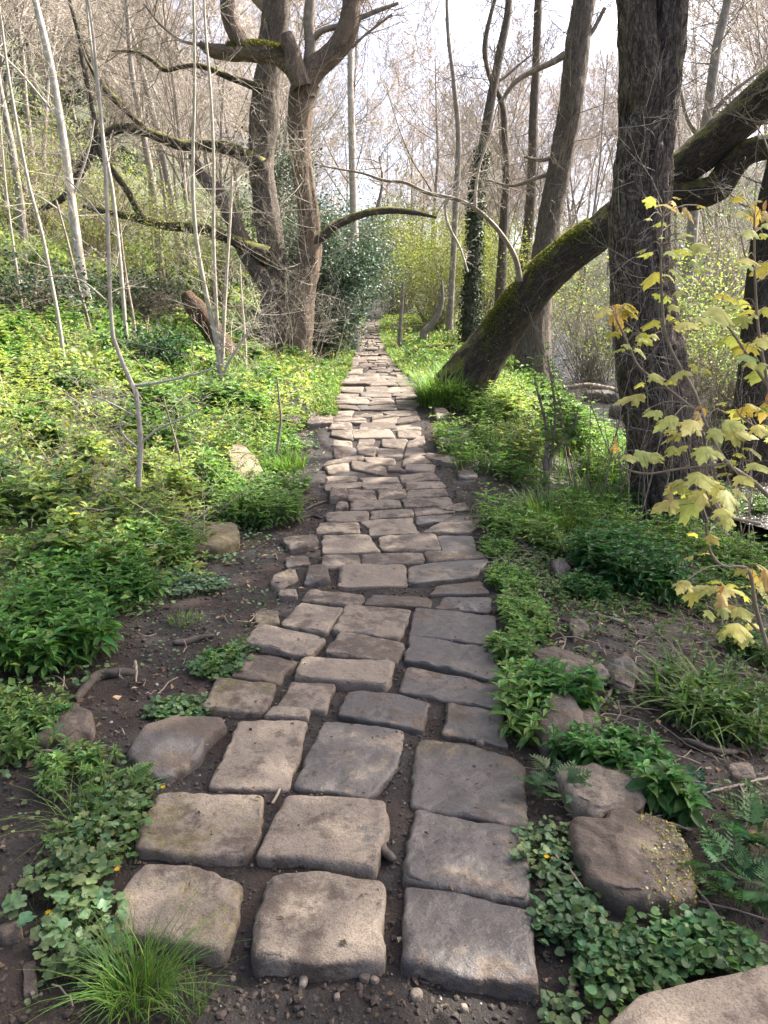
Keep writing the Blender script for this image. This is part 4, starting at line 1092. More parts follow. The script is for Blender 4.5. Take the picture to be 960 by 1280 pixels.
# feathery leaf: toothed leaflets along a stalk
v, q, t3 = [], [], []
def _leaflet(bx, by, dx, dy, L, w):
    b = len(v)
    d = np.array([dx, dy]) / math.hypot(dx, dy); s = np.array([-d[1], d[0]])
    for tt, ww in ((0, .1), (.3, 1), (.38, .55), (.6, .85), (.68, .4), (1, 0)):
        if ww == 0: v.append((*(np.array([bx, by]) + d * L), -.1 * (by + L)))
        else:
            for sg in (-1, 1):
                pt = np.array([bx, by]) + d * L * tt + s * sg * w * ww
                v.append((pt[0], pt[1], -.16 * pt[1] ** 2 + .02 * sg))
    for i in range(4): q.append((b + 2 * i, b + 2 * i + 1, b + 2 * i + 3, b + 2 * i + 2))
    t3.append((b + 8, b + 9, b + 10))
for i in range(6):
    yb = .16 + i * .125; L_ = .46 * (1 - i / 7.5) + .05
    for sg in (-1, 1): _leaflet(0, yb, sg, .55, L_, .075 * (1 - i / 10))
_leaflet(0, .80, 0, 1, .22, .05)
b = len(v); v += [(-.012, 0, 0), (.012, 0, 0), (.008, .9, -.13), (-.008, .9, -.13)]; q.append((b, b + 1, b + 2, b + 3))
TEMPL['feather'] = (np.array(v, float), [np.array(q), np.array(t3)])

def unit(a):
    return a / (np.linalg.norm(a, axis=-1, keepdims=True) + 1e-9)

class Fol:
    def __init__(s):
        s.V, s.F, s.C, s.n = [], [], [], 0
    def add(s, templ, pos, dr, nrm, L, W, col):
        tv, tf = TEMPL[templ]
        pos = np.atleast_2d(pos); n = len(pos)
        if n == 0: return
        dr = unit(np.broadcast_to(dr, (n, 3))); sd = unit(np.cross(dr, np.broadcast_to(nrm, (n, 3)))); nn = np.cross(sd, dr)
        L = np.broadcast_to(L, (n,))[:, None, None]; W = np.broadcast_to(W, (n,))[:, None, None]
        V = pos[:, None, :] + tv[None, :, 0:1] * W * sd[:, None, :] + tv[None, :, 1:2] * L * dr[:, None, :] + tv[None, :, 2:3] * L * nn[:, None, :]
        k = len(tv)
        s.V.append(V.reshape(-1, 3))
        for f in tf:
            s.F.append((f[None] + (np.arange(n) * k)[:, None, None]).reshape(-1, f.shape[1]) + s.n)
        s.C.append(np.repeat(np.broadcast_to(col, (n, 3)), k, 0)); s.n += n * k
    def blades(s, base, az, h, lean, w, col, seg=5):
        """grass blades that bow outwards"""
        n = len(base)
        t = np.linspace(0, 1, seg)[None, :]
        out_ = np.stack([np.cos(az), np.sin(az), 0 * az], 1)
        side = np.stack([-np.sin(az), np.cos(az), 0 * az], 1)
        h = np.broadcast_to(h, (n,)); lean = np.broadcast_to(lean, (n,))
        hor = (lean * h)[:, None] * t ** 1.8
        ver = h[:, None] * (t - .45 * np.minimum(lean, 1.2)[:, None] * t ** 2.6)
        c = base[:, None, :] + out_[:, None, :] * hor[..., None] + np.array([0, 0, 1.])[None, None] * ver[..., None]
        ww = (np.broadcast_to(w, (n,))[:, None] * (1 - t ** 2.2) * .5 + .0002)[..., None]
        V = np.stack([c - side[:, None] * ww, c + side[:, None] * ww], 2).reshape(n, seg * 2, 3)
        b = np.arange(seg - 1) * 2
        f = np.stack([b, b + 1, b + 3, b + 2], 1)
        s.V.append(V.reshape(-1, 3)); s.F.append((f[None] + (np.arange(n) * seg * 2)[:, None, None]).reshape(-1, 4) + s.n)
        s.C.append(np.repeat(np.broadcast_to(col, (n, 3)), seg * 2, 0)); s.n += n * seg * 2
    def stems(s, a, b, w, col):
        """thin three-sided stems from a to b"""
        n = len(a)
        d = unit(b - a); u = unit(np.cross(d, np.array([.3, .9, .1]))); v_ = np.cross(d, u)
        w = np.broadcast_to(w, (n,))[:, None]
        R_ = [u * w, (-.5 * u + .87 * v_) * w, (-.5 * u - .87 * v_) * w]
        V = np.stack([a + R_[0], a + R_[1], a + R_[2], b + R_[0] * .6, b + R_[1] * .6, b + R_[2] * .6], 1)
        f = np.array([(0, 1, 4, 3), (1, 2, 5, 4), (2, 0, 3, 5)])
        s.V.append(V.reshape(-1, 3)); s.F.append((f[None] + (np.arange(n) * 6)[:, None, None]).reshape(-1, 4) + s.n)
        s.C.append(np.repeat(np.broadcast_to(col, (n, 3)), 6, 0)); s.n += n * 6
    def build(s, name, mat, parent=None, loc=None):
        F3 = [f for f in s.F]
        return obj_np(name, np.concatenate(s.V), F3, mat, parent, loc, col=np.concatenate(s.C))

def vary(c, n, a=.22, hue=.15):
    c = np.asarray(c, float)
    k = np.exp(rng.normal(0, a, (n, 1)))
    h = rng.normal(0, hue, n)
    m = np.stack([1 + h, np.ones(n), 1 - h * .5], 1)
    return np.clip(c * k * m, .002, .9)

def rdir(n, z=0.0, zs_=.2):
    a = rng.uniform(0, 2 * np.pi, n)
    return unit(np.stack([np.cos(a), np.sin(a), rng.normal(z, zs_, n)], 1))

def upn(n, j=.35):
    return unit(np.stack([rng.normal(0, j, n), rng.normal(0, j, n), np.ones(n)], 1))

def on_ground(x, y):
    return np.stack([x, y, ground(x, y, False)], 1)

# base colours (linear)
GREEN = (.122, .212, .056); LIME = (.222, .280, .086); DEEP = (.035, .09, .022); SAGE = (.140, .212, .095); GRASS = (.105, .178, .042)
YOUNG = (.225, .250, .070); STRAW = (.30, .24, .14)

def g_herb(f, base, h, L, col, lev=4, ratio=.38, whorl=4, lean=.18):
    """upright stems with crossed pairs of lance leaves, tight at the top"""
    n = len(base)
    up = unit(np.stack([rng.normal(0, lean, n), rng.normal(0, lean, n), np.ones(n)], 1))
    h = np.broadcast_to(h, (n,)); L = np.broadcast_to(L, (n,))
    top = base + up * h[:, None]
    f.stems(base - up * .01, top, .0016, vary((.06, .10, .03), n))
    a0 = rng.uniform(0, 6.28, n)
    for k in range(lev):
        t = 1 - .62 * k / max(1, lev - 1) * (.9 + .2 * rng.random(n))
        for j in range(whorl):
            az = a0 + k * 1.2 + j * 2 * np.pi / whorl + rng.normal(0, .18, n)
            el = (.75 - .38 * k) + rng.normal(0, .18, n)
            d = np.stack([np.cos(az), np.sin(az), el], 1)
            LL = L * (.62 if k == 0 else 1.0 if k < 3 else .85) * rng.uniform(.75, 1.2, n)
            nr = unit(np.stack([-np.cos(az) * el * .8, -np.sin(az) * el * .8, np.ones(n)], 1) + rng.normal(0, .18, (n, 3)))
            f.add('lance', base + up * (h * t)[:, None], d, nr, LL, LL * ratio * rng.uniform(.85, 1.15, n), vary(np.asarray(col) * (1.15 if k == 0 else 1.0), n))

def g_mat(f, base, hm, L, col, templ='heart', j=.4):
    n = len(base)
    top = base + np.stack([rng.normal(0, .012, n), rng.normal(0, .012, n), rng.uniform(.25, 1, n) * hm], 1)
    f.stems(base, top, .0011, vary((.09, .12, .045), n))
    L = np.broadcast_to(L, (n,)) * rng.uniform(.65, 1.25, n)
    f.add(templ, top, rdir(n, .0, .2), upn(n, j), L, L, vary(col, n))

def g_tuft(f, c, r, n, h, lean, w, col):
    a = rng.uniform(0, 6.28, n); rr = r * np.sqrt(rng.random(n))
    b = on_ground(c[0] + rr * np.cos(a), c[1] + rr * np.sin(a))
    az = a + rng.normal(0, .7, n)
    f.blades(b, az, h * rng.uniform(.5, 1.15, n), np.abs(rng.normal(lean, .3, n)), w * rng.uniform(.7, 1.3, n), vary(col, n))

def g_feather(f, c, r, n, L, col, el=.45):
    a = rng.uniform(0, 6.28, n); rr = r * np.sqrt(rng.random(n))
    b = on_ground(c[0] + rr * np.cos(a), c[1] + rr * np.sin(a))
    b0 = b.copy(); b[:, 2] += rng.uniform(.02, .09, n)
    f.stems(b0, b, .0014, vary((.07, .10, .04), n))
    az = a + rng.normal(0, .9, n)
    d = np.stack([np.cos(az), np.sin(az), np.full(n, el) + rng.normal(0, .2, n)], 1)
    LL = L * rng.uniform(.6, 1.15, n)
    f.add('feather', b, d, upn(n, .3), LL, LL * rng.uniform(.8, 1.1, n), vary(col, n))

def in_view(x, y, m=.6):
    return (np.abs(x) < .53 * (y + .6) + m) & (y > .95)

def scatter(n, x0, x1, y0, y1):
    x = rng.uniform(x0, x1, n); y = rng.uniform(y0, y1, n)
    return x, y

# ------------------------------------------------------------------ left bank ground cover (nobody could count it)
EDGE_Y = [1.0, 2.2, 2.9, 3.4, 4.0, 4.6, 5.4, 6.2, 7.6, 9, 11, 13, 16, 20, 30]
EDGE_X = [-1.45, -1.42, -1.40, -1.42, -1.30, -1.12, -1.10, -1.02, -.93, -.86, -.75, -.66, -.8, -1.0, -1.2]
def left_mask(x, y, e=0.0):
    ed = np.where(y > 9.6, xL(y) - .12, np.interp(y, EDGE_Y, EDGE_X)) + .16 * fbm(xyz(x * 2.2, y * 2.2, 6), 2) - e
    return (x < ed) & in_view(x, y)

cover = Fol()
# a: fresh upright herbs in patches, near
x, y = scatter(15000, -5.2, -.8, 1.6, 9.5)
nz = fbm(xyz(x * .75, y * .75, 12), 3)
m = left_mask(x, y, .05) & (nz + .10 * (x > -2.6) + rng.normal(0, .10, len(x)) > .02) & (rng.random(len(x)) < np.interp(y, [2, 5, 9], [1, .75, .45]))
b = on_ground(x[m], y[m]); nn_ = nz[m]
dist_e = np.clip((np.interp(b[:, 1], EDGE_Y, EDGE_X) - b[:, 0]) / .35, .35, 1)
half_ = rng.random(len(b)) < .55
for sel, kw in ((half_, dict(lev=3, whorl=3)), (~half_, dict(lev=2, whorl=3))):
    bb = b[sel]
    colr = np.where((fbm(xyz(bb[:, 0] * 1.1, bb[:, 1] * 1.1, 30), 2) > .14)[:, None], np.array(GREEN) * 1.05, np.array(LIME))
    g_herb(cover, bb, rng.uniform(.05, .17, len(bb)) * dist_e[sel], rng.uniform(.050, .090, len(bb)), np.repeat(colr, 1, 0), **kw)
print('herbs', len(b))
# b: goosegrass and other fine yellowish growth
x, y = scatter(90000, -7.5, -.8, 2.2, 13)
nz = fbm(xyz(x * .75, y * .75, 12), 3)
m = left_mask(x, y, .12) & (nz + .10 * (x > -2.6) + rng.normal(0, .16, len(x)) < .16)
x, y = x[m], y[m]
clump = .5 + .5 * fbm(xyz(x * 2.6, y * 2.6, 40), 2)
keep = rng.random(len(x)) < .05 + 1.5 * np.clip(clump - .2, 0, 1)
x, y, clump = x[keep], y[keep], clump[keep]
b = on_ground(x, y); n = len(b)
b[:, 2] += rng.uniform(.0, 1, n) * (.03 + .42 * np.clip(clump - .25, 0, 1))
L = rng.uniform(.03, .065, n) * np.interp(y, [2, 6, 13], [.85, 1.1, 1.6])
cl = np.where((fbm(xyz(x * .9, y * .9, 55), 2) > -.02)[:, None], np.array(LIME) * 1.05, np.array(GREEN))
cover.add('lance' if False else 'simple', b, rdir(n, .35, .5), upn(n, .6), L, L * rng.uniform(.3, .75, n), vary(cl, n, .28, .18))
print('fine', n)
# taller clumps standing out of it
for _ in range(110):
    y_ = 4.4 + 10 * random.random() ** 1.2; x_ = random.uniform(-.53 * y_ - .6, -1.0)
    if not left_mask(np.array([x_]), np.array([y_]), .35)[0]: continue
    n_ = random.randint(10, 26); r_0 = random.uniform(.1, .25)
    a_ = rng.uniform(0, 6.28, n_); q_ = r_0 * np.sqrt(rng.random(n_))
    bb = on_ground(x_ + q_ * np.cos(a_), y_ + q_ * np.sin(a_))
    kk = random.choice((GREEN, LIME, LIME, SAGE, np.array(GREEN) * .75))
    s_ = 1 + .05 * max(0, y_ - 5)
    if random.random() < .7: g_herb(cover, bb, random.uniform(.16, .34) * rng.uniform(.6, 1.1, n_), random.uniform(.06, .11) * s_ + np.zeros(n_), kk, 3, random.uniform(.35, .55), 3)
    else: g_mat(cover, np.repeat(bb, 4, 0) + rng.normal(0, .03, (n_ * 4, 3)) * np.array([1, 1, 0]), random.uniform(.14, .28), random.uniform(.05, .09) * s_, kk, 'lobed', .45)
# c: small round leaves creeping along the muddy edge
x, y = scatter(16000, -2.6, -.5, 1.6, 9)
ed = np.interp(y, EDGE_Y, EDGE_X) + .16 * fbm(xyz(x * 2.2, y * 2.2, 6), 2)
m = (x > ed - .35) & (x < ed + .16) & in_view(x, y) & (fbm(xyz(x * 5, y * 5, 61), 2) + (ed - x) * 1.2 > .02)
b = on_ground(x[m], y[m])
g_mat(cover, b, .05, .026, SAGE, 'lobed' if False else 'heart', .4)
print('mat', len(b))
# d: the bank farther off
x, y = scatter(150000, -16, -.7, 8.5, 30)
m = left_mask(x, y, .1) & (rng.random(len(x)) < np.interp(y, [8.5, 14, 30], [.55, .9, .35]))
x, y = x[m], y[m]; n = len(x)
clump = fbm(xyz(x * 1.5, y * 1.5, 70), 3)
keep = clump + rng.normal(0, .2, n) > -.18
x, y, clump = x[keep], y[keep], clump[keep]; n = len(x)
b = on_ground(x, y); b[:, 2] += rng.random(n) * np.clip(.10 + .5 * clump, .03, .5)
L = rng.uniform(.05, .10, n) * np.interp(y, [8, 14, 30], [.8, 1.1, 1.8])
cl = np.where((fbm(xyz(x * .5, y * .5, 75), 2) > .05)[:, None], np.array(GREEN) * .9, np.array(LIME))
cover.add('simple', b, rdir(n, .4, .5), upn(n, .6), L, L * rng.uniform(.3, .8, n), vary(cl, n, .3, .18))
print('far bank', n)
o = cover.build('ground_cover', M['leaf'], loc=(-2.5, 5, .3)); tag(o, 'fresh green herbs and goosegrass covering the left bank', kind='stuff')

# grass among it
gr = Fol()
# and closing in on the edges of the far path
for sg in (-1, 1):
    y = 9.3 + 24 * rng.random(5200) ** 1.2; e_ = np.abs(rng.normal(0, .16, len(y))) - .03 + .05 * fbm(xyz(y * 2.3, 0 * y, sg * 5), 2)
    x = np.where(sg < 0, xL(y) - e_, xR(y) + e_)
    m = (sg < 0) | (y > 12)
    b = on_ground(x[m], y[m]); n = len(b)
    gr.blades(b, rng.uniform(0, 6.28, n), rng.uniform(.08, .22, n), np.abs(rng.normal(.6, .3, n)), .010 * np.interp(b[:, 1], [9, 30], [1, 2.2]), vary(np.where((rng.random(n) < .2)[:, None], np.array(STRAW) * .8, np.array(GRASS) * 1.25), n, .25, .15), 4)
    b2 = b[rng.random(n) < .6]; n = len(b2); b2[:, 2] += rng.random(n) * .10
    L = rng.uniform(.04, .09, n)
    gr.add('simple', b2, rdir(n, .3, .5), upn(n, .5), L, L * rng.uniform(.4, .8, n), vary(np.where((rng.random(n) < .5)[:, None], np.array(GREEN), np.array(LIME)), n, .28, .15))
x, y = scatter(60000, -13, -.7, 3, 22)
m = left_mask(x, y, .15) & (fbm(xyz(x * .6, y * .6, 80), 3) > np.interp(y, [3, 9, 20], [.14, .02, -.05])) & (rng.random(len(x)) < .6)
b = on_ground(x[m], y[m]); n = len(b)
gr.blades(b, rng.uniform(0, 6.28, n), rng.uniform(.10, .30, n) * np.interp(b[:, 1], [3, 8, 20], [.7, 1, 1.5]), np.abs(rng.normal(.5, .3, n)), .006 * np.interp(b[:, 1], [3, 8, 20], [.7, 1.2, 2.2]), vary(np.where((rng.random(n) < .38)[:, None], np.array(STRAW), np.array(GRASS) * 1.25), n, .25, .15), 4)
x, y = scatter(26000, .5, 7, 7.2, 24)
m = in_view(x, y) & (x > xR(y) + .12) & (x < xs(y) - .7) & (fbm(xyz(x * 1.2, y * 1.2, 81), 3) > -.08)
b = on_ground(x[m], y[m]); n = len(b)
gr.blades(b, rng.uniform(0, 6.28, n), rng.uniform(.10, .28, n), np.abs(rng.normal(.5, .3, n)), .009, vary(np.where((rng.random(n) < .15)[:, None], np.array(STRAW) * .8, np.array(GRASS) * 1.1), n, .25, .15), 4)
o = gr.build('grass', M['leaf'], loc=(-2, 7, .5)); tag(o, 'rough grass growing through the herbs on both banks', kind='stuff')
print('grass', gr.n)

# last year's dead stems lying and standing in it
ls = []
for _ in range(700):
    y_ = 5.0 + 13 * random.random() ** 1.5; x_ = random.uniform(-.53 * y_ - 1, -1.0)
    if not left_mask(np.array([x_]), np.array([y_]), .15)[0]: continue
    L = random.uniform(.15, .6) * (1 + y_ * .03); a = random.uniform(0, 6.28); el = abs(random.gauss(.1, .5))
    z_ = float(ground(x_, y_, False)) + random.uniform(.02, .2)
    d = np.array([math.cos(a) * math.cos(el), math.sin(a) * math.cos(el), math.sin(el)])
    p0 = np.array([x_, y_, z_]); bw = np.array([0, 0, -.15 * L])
    r = random.uniform(.0014, .0035) * (1 + y_ * .04)
    ls.append((np.array([p0, p0 + d * L * .33 - bw * .3, p0 + d * L * .66 - bw * .4, p0 + d * L]), np.linspace(r, r * .5, 4), 3))
o = tubes_obj('dead_stems', ls, M['dead'], loc=(-3, 7, .5)); tag(o, 'pale dead stems caught in the herbs of the left bank', kind='stuff')

# right bank: mixed low growth between path and stream
rc = Fol()
x, y = scatter(42000, .4, 6.5, 5.6, 22)
m = in_view(x, y) & (x > xR(y) + .10) & (x < xs(y) - .8) & (fbm(xyz(x * 1.6, y * 1.6, 90), 3) + .25 * sstep(6, 9, y) > .07) & (np.hypot(x - 2.7, y - 7.4) > .5)
b = on_ground(x[m], y[m]); n = len(b)
cl_ = fbm(xyz(b[:, 0] * 2, b[:, 1] * 2, 93), 2)
b[:, 2] += rng.random(n) * (.08 + .3 * np.clip(cl_ + .2, 0, 1))
L = rng.uniform(.035, .075, n) * np.interp(y[m], [6, 12, 22], [.85, 1.2, 2])
rc.add('simple', b, rdir(n, .35, .5), upn(n, .55), L, L * rng.uniform(.35, .75, n), vary(np.where((cl_ > .0)[:, None], np.array(GREEN), np.array(LIME) * .95), n, .28, .15))
x, y = scatter(2600, .45, 3.4, 5.2, 10)
m = in_view(x, y) & (x > xR(y) + .12) & (x < xs(y) - 1.1) & (fbm(xyz(x * 1.6, y * 1.6, 90), 3) > .0)
b = on_ground(x[m], y[m])
g_herb(rc, b, rng.uniform(.12, .32, len(b)), rng.uniform(.05, .085, len(b)), GREEN, 3, .36, 3)
# beyond the stream
x, y = scatter(60000, 3, 18, 8, 32)
m = in_view(x, y) & (x > xs(y) + 1.0) & (fbm(xyz(x * .8, y * .8, 96), 3) > -.12)
b = on_ground(x[m], y[m]); n = len(b); b[:, 2] += rng.random(n) * .3
L = rng.uniform(.06, .12, n)
rc.add('simple', b, rdir(n, .4, .5), upn(n, .6), L, L * rng.uniform(.35, .8, n), vary(np.where((rng.random(n) < .5)[:, None], np.array(GREEN), np.array(LIME)), n, .3, .18))
# woodland floor either side of the far path
x, y = scatter(60000, -9, 9, 16, 42)
m = in_view(x, y) & ((x < xL(y) - .15) | (x > xR(y) + .15)) & (np.abs(x - xs(y)) > 1.1) & (fbm(xyz(x * .7, y * .7, 99), 3) > .02)
b = on_ground(x[m], y[m]); n = len(b); b[:, 2] += rng.random(n) * .22
L = rng.uniform(.07, .14, n)
rc.add('simple', b, rdir(n, .4, .5), upn(n, .6), L, L * rng.uniform(.35, .8, n), vary(np.array(LIME), n, .3, .18))
o = rc.build('ground_cover', M['leaf'], loc=(2, 7, .2)); tag(o, 'mixed low green growth on the right bank and the far woodland floor', kind='stuff')
print('right', rc.n)

# thin dark herbs over the shaded slope at the near right
x, y = scatter(520, .85, 3.2, 3.0, 6.4)
m = in_view(x, y) & (x > xR(y) + .25) & (fbm(xyz(x * 1.9, y * 1.9, 120), 2) > -.12)
b = on_ground(x[m], y[m]); sh_ = Fol()
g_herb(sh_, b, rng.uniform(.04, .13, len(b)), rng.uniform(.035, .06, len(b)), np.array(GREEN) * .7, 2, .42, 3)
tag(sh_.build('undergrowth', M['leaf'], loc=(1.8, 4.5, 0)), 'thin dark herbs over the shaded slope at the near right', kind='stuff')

# sparse seedlings over bare soil at the right and on the mud
x, y = scatter(14000, .5, 3.4, 1.4, 6.6)
m = in_view(x, y) & (x > xR(y) + .05) & (fbm(xyz(x * 2.2, y * 2.2, 101), 3) > .02)
b = on_ground(x[m], y[m])
sp = Fol(); g_mat(sp, b, .045, .024, np.array(GREEN) * .8, 'heart', .5)
x, y = scatter(6000, -2.4, -.35, 1.5, 14)
m = in_view(x, y) & (x < xL(y) - .06) & (fbm(xyz(x * 2.6, y * 2.6, 104), 3) > np.where(x < xL(y) - .3, .04, .16))
b = on_ground(x[m], y[m]); g_mat(sp, b, .02, .018, SAGE, 'heart', .3)
o = sp.build('seedlings', M['leaf'], loc=(1, 3, 0)); tag(o, 'tiny scattered seedlings on the bare soil', kind='stuff')

# dead leaves, rotten bits and broken twigs on the soil
lt = Fol()
x, y = scatter(22000, -3.4, 3.8, 1.2, 14)
m = in_view(x, y) & ((x < xL(y) - .02) | (x > xR(y) + .02)) & (rng.random(len(x)) < np.where(x > 0, .8, .35))
b = on_ground(x[m], y[m]); b[:, 2] += .012 + .012 * rng.random(len(b)); n = len(b)
L = rng.uniform(.012, .052, n) * np.interp(b[:, 1], [1.3, 3], [.4, 1])
lt.add('simple', b, rdir(n, .1, .25), upn(n, .5), L, L * rng.uniform(.35, .9, n), vary((.150, .105, .066), n, .5, .12))
o = lt.build('leaf_litter', M['litter'], loc=(0, 3, 0)); tag(o, 'brown rotting leaf litter on the soil', kind='stuff')
ls = []
for _ in range(1100):
    if random.random() < .8: x_, y_ = random.uniform(.6, 3.0), random.uniform(1.7, 6.5)
    else: x_, y_ = random.uniform(-2.2, -.4), random.uniform(1.3, 7)
    if float(xL(y_)) - .05 < x_ < float(xR(y_)) + .1: continue
    if x_ < 0 and random.random() < .5: continue
    L = random.uniform(.06, .42) * (1 if x_ > 0 else .4); a = random.uniform(0, 6.28); k = 5
    cu = random.gauss(0, .6); p = []
    for i in range(k):
        t = (i / (k - 1) - .5) * L; aa = a + cu * t / L
        xx, yy = x_ + t * math.cos(aa), y_ + t * math.sin(aa)
        p.append((xx, yy, float(ground(xx, yy, False)) + .012 + random.uniform(0, .025)))
    r = random.uniform(.0012, .0045)
    ls.append((np.array(p), np.full(k, r), 4))
o = tubes_obj('twig_litter', ls, M['twig_brown'], loc=(1, 3, 0)); tag(o, 'thin dead twigs and roots littering the bare soil', kind='stuff')

# crumbs of earth, grit and small gravel
def pebbles(name, n, gen, rmin, rmax, mat, label, flat=.6):
    ico_v = []
    t = (1 + 5 ** .5) / 2
    ico = np.array([(-1, t, 0), (1, t, 0), (-1, -t, 0), (1, -t, 0), (0, -1, t), (0, 1, t), (0, -1, -t), (0, 1, -t), (t, 0, -1), (t, 0, 1), (-t, 0, -1), (-t, 0, 1)], float) / math.hypot(1, t)
    fc = np.array([(0, 11, 5), (0, 5, 1), (0, 1, 7), (0, 7, 10), (0, 10, 11), (1, 5, 9), (5, 11, 4), (11, 10, 2), (10, 7, 6), (7, 1, 8), (3, 9, 4), (3, 4, 2), (3, 2, 6), (3, 6, 8), (3, 8, 9), (4, 9, 5), (2, 4, 11), (6, 2, 10), (8, 6, 7), (9, 8, 1)])
    x, y = gen(n); n = len(x)
    r = rmin * (rmax / rmin) ** (rng.random(n) ** 2.2)
    z = ground(x, y) + r * .25
    V = ico[None] * (1 + .35 * rng.normal(0, .6, (n, 12, 1))) * r[:, None, None] * np.array([1, 1, flat]) * rng.uniform(.7, 1.3, (n, 1, 3))
    V = V + np.stack([x, y, z], 1)[:, None]
    Fq = (fc[None] + (np.arange(n) * 12)[:, None, None]).reshape(-1, 3)
    o = obj_np(name, V.reshape(-1, 3), [Fq], mat, loc=(0, 2, 0), smooth=False)
    return tag(o, label, kind='stuff')
M['crumb'] = plain_mat('soil_crumb', (.020, .016, .014), (.075, .056, .044), 25, .75)
def gen_front(n):
    x, y = scatter(n, -1.6, 1.6, 1.0, 6.5)
    m = in_view(x, y, .2) & ((y < 1.75) | (x < xL(y) + .04) | (x > xR(y) - .02)) & (rng.random(n) < np.interp(y, [1, 2, 6], [1, .8, .4]))
    return x[m], y[m]
def gen_joint(n):
    x, y = scatter(n, -1.1, .75, 1.5, 7)
    m = (x > xL(y) - .05) & (x < xR(y) + .05)
    return x[m], y[m]
pebbles('soil_crumbs', 34000, gen_front, .003, .013, M['crumb'], 'dark crumbs of wet earth around the front of the path')
pebbles('soil_crumbs', 20000, gen_joint, .0025, .010, M['crumb'], 'grit and earth packed in the joints of the path')
M['grit'] = plain_mat('pale_grit', (.13, .11, .095), (.34, .31, .28), 18, .8)
def gen_top(n):
    x, y = scatter(n, -1.1, .75, 1.6, 8)
    m = (x > xL(y) + .02) & (x < xR(y) - .02) & (rng.random(n) < np.interp(y, [1.6, 8], [1, .3]))
    return x[m], y[m]
# specks, bits of bark and leaf lying on the paving
x, y = gen_top(900); n = len(x)
lt = Fol(); L = rng.uniform(.006, .026, n)
lt.add('simple', np.stack([x, y, zp(y) + .012], 1), rdir(n, 0, .12), upn(n, .25), L, L * rng.uniform(.15, .7, n), vary((.085, .06, .04), n, .5, .1))
o = lt.build('leaf_litter', M['litter'], loc=(0, 3, 0)); tag(o, 'specks of bark and leaf on the paving stones', kind='stuff')
x, y = gen_joint(2600); n = len(x)
lt = Fol(); L = rng.uniform(.006, .022, n)
lt.add('simple', np.stack([x, y, ground(x, y) + .008], 1), rdir(n, .1, .3), upn(n, .5), L, L * rng.uniform(.2, .8, n), vary((.10, .075, .05), n, .5, .12))
o = lt.build('leaf_litter', M['litter'], loc=(0, 3, 0)); tag(o, 'bits of leaf and twig packed in the joints of the path', kind='stuff')
pebbles('gravel', 700, gen_front, .003, .011, M['grit'], 'pale grit scattered in the mud')
pebbles('gravel', 420, gen_joint, .002, .007, M['grit'], 'pale grit scattered in the joints between the stones')

def pebble(px, py, w, label, pale=.8):
    g = G(px, py); r = .5 * msize(w, py, g[1]); a = np.arange(6) / 6 * 6.283
    q = g[:2] + np.stack([np.cos(a), np.sin(a)], 1) * r * rng.uniform(.65, 1.2, (6, 1))
    stone('pebble', q, label, 'pebble', None, top=lambda x, y, z=float(ground(g[0], g[1])): 0 * y + z, lift=r * .7, thick=.02, rnd=r * .4, dome=r * .2, n=20, nr=3, col=(0, pale, 0), corner=.18, rough=.3)
for a in [(521, 1250, 20, 'largest pale grey pebble in the mud in front of the dark corner stone'), (456, 1228, 15, 'pale pebble in front of the middle front stone, left of a pair'), (468, 1233, 13, 'pale pebble in front of the middle front stone, right of a pair'), (421, 1252, 11, 'small pebble at the bottom edge below the pair of pale pebbles'),
          (579, 1268, 13, 'pale pebble at the bottom edge right of the largest pale pebble'), (291, 1222, 10, 'small pale pebble near the grass tuft at the front'), (600, 932, 13, 'angular pale pebble in the joint behind the right stone of the third row'), (268, 922, 18, 'flat pale pebble at the tip of the dark wedge-shaped flagstone'), (586, 1020, 9, 'small chip lying on the joint behind the right stone of the second row'), (547, 1229, 9, 'tiny grey pebble at the foot of the dark corner stone'), (22, 1175, 12, 'little stone behind the reddish-brown stone at the left edge'), (88, 1195, 14, 'round brown pebble in the dark mud left of the trailing plant')]:
    pebble(*a)

# ------------------------------------------------------------------ single plants one can point to
def plant(name, px, py, label, cat, fn, group=None, mat='leaf', parts='leaves'):
    g = G(px, py)
    f = Fol(); fn(f, g)
    root = f.build(name, M[mat], loc=g)
    return tag(root, label, cat, group)

# lichen and moss crusting the right side of the big boulder
bv = np.array([v.co[:] for v in boulder.data.vertices]); bn = np.array([v.normal[:] for v in boulder.data.vertices])
fv = np.array([p.vertices[:3] for p in boulder.data.polygons]); fk = rng.integers(0, len(fv), 60000)
far_ = np.array([p.area for p in boulder.data.polygons]); fk = fk[rng.random(60000) < far_[fk] / far_.max()]
w3 = rng.dirichlet((1, 1, 1), len(fk))[..., None]
ps = (bv[fv[fk]] * w3).sum(1); nn2 = unit(bn[fv[fk]].sum(1))
sx_ = (ps[:, 0] - ps[:, 1] * .25) / bv[:, 0].max()
sel = (sx_ + .55 * fbm(ps * 16, 3) > .24) & (nn2[:, 2] > -.2)
ps, nn2 = ps[sel], nn2[sel]; n = len(ps)
lf = Fol(); lf.add('simple', ps + np.array(boulder.location) + nn2 * .001, rdir(n, .1, .5), unit(nn2 + rng.normal(0, .35, (n, 3))), .010 * rng.uniform(.5, 1.4, n), .008, vary(np.where((rng.random(n) < .3)[:, None], np.array((.36, .36, .22)), np.array((.26, .23, .04))), n, .3, .15))
lo = obj_np('lichen', np.concatenate(lf.V) - np.array(boulder.location), lf.F, M['leaf'], col=np.concatenate(lf.C)); lo.parent = boulder
print('lichen', n)

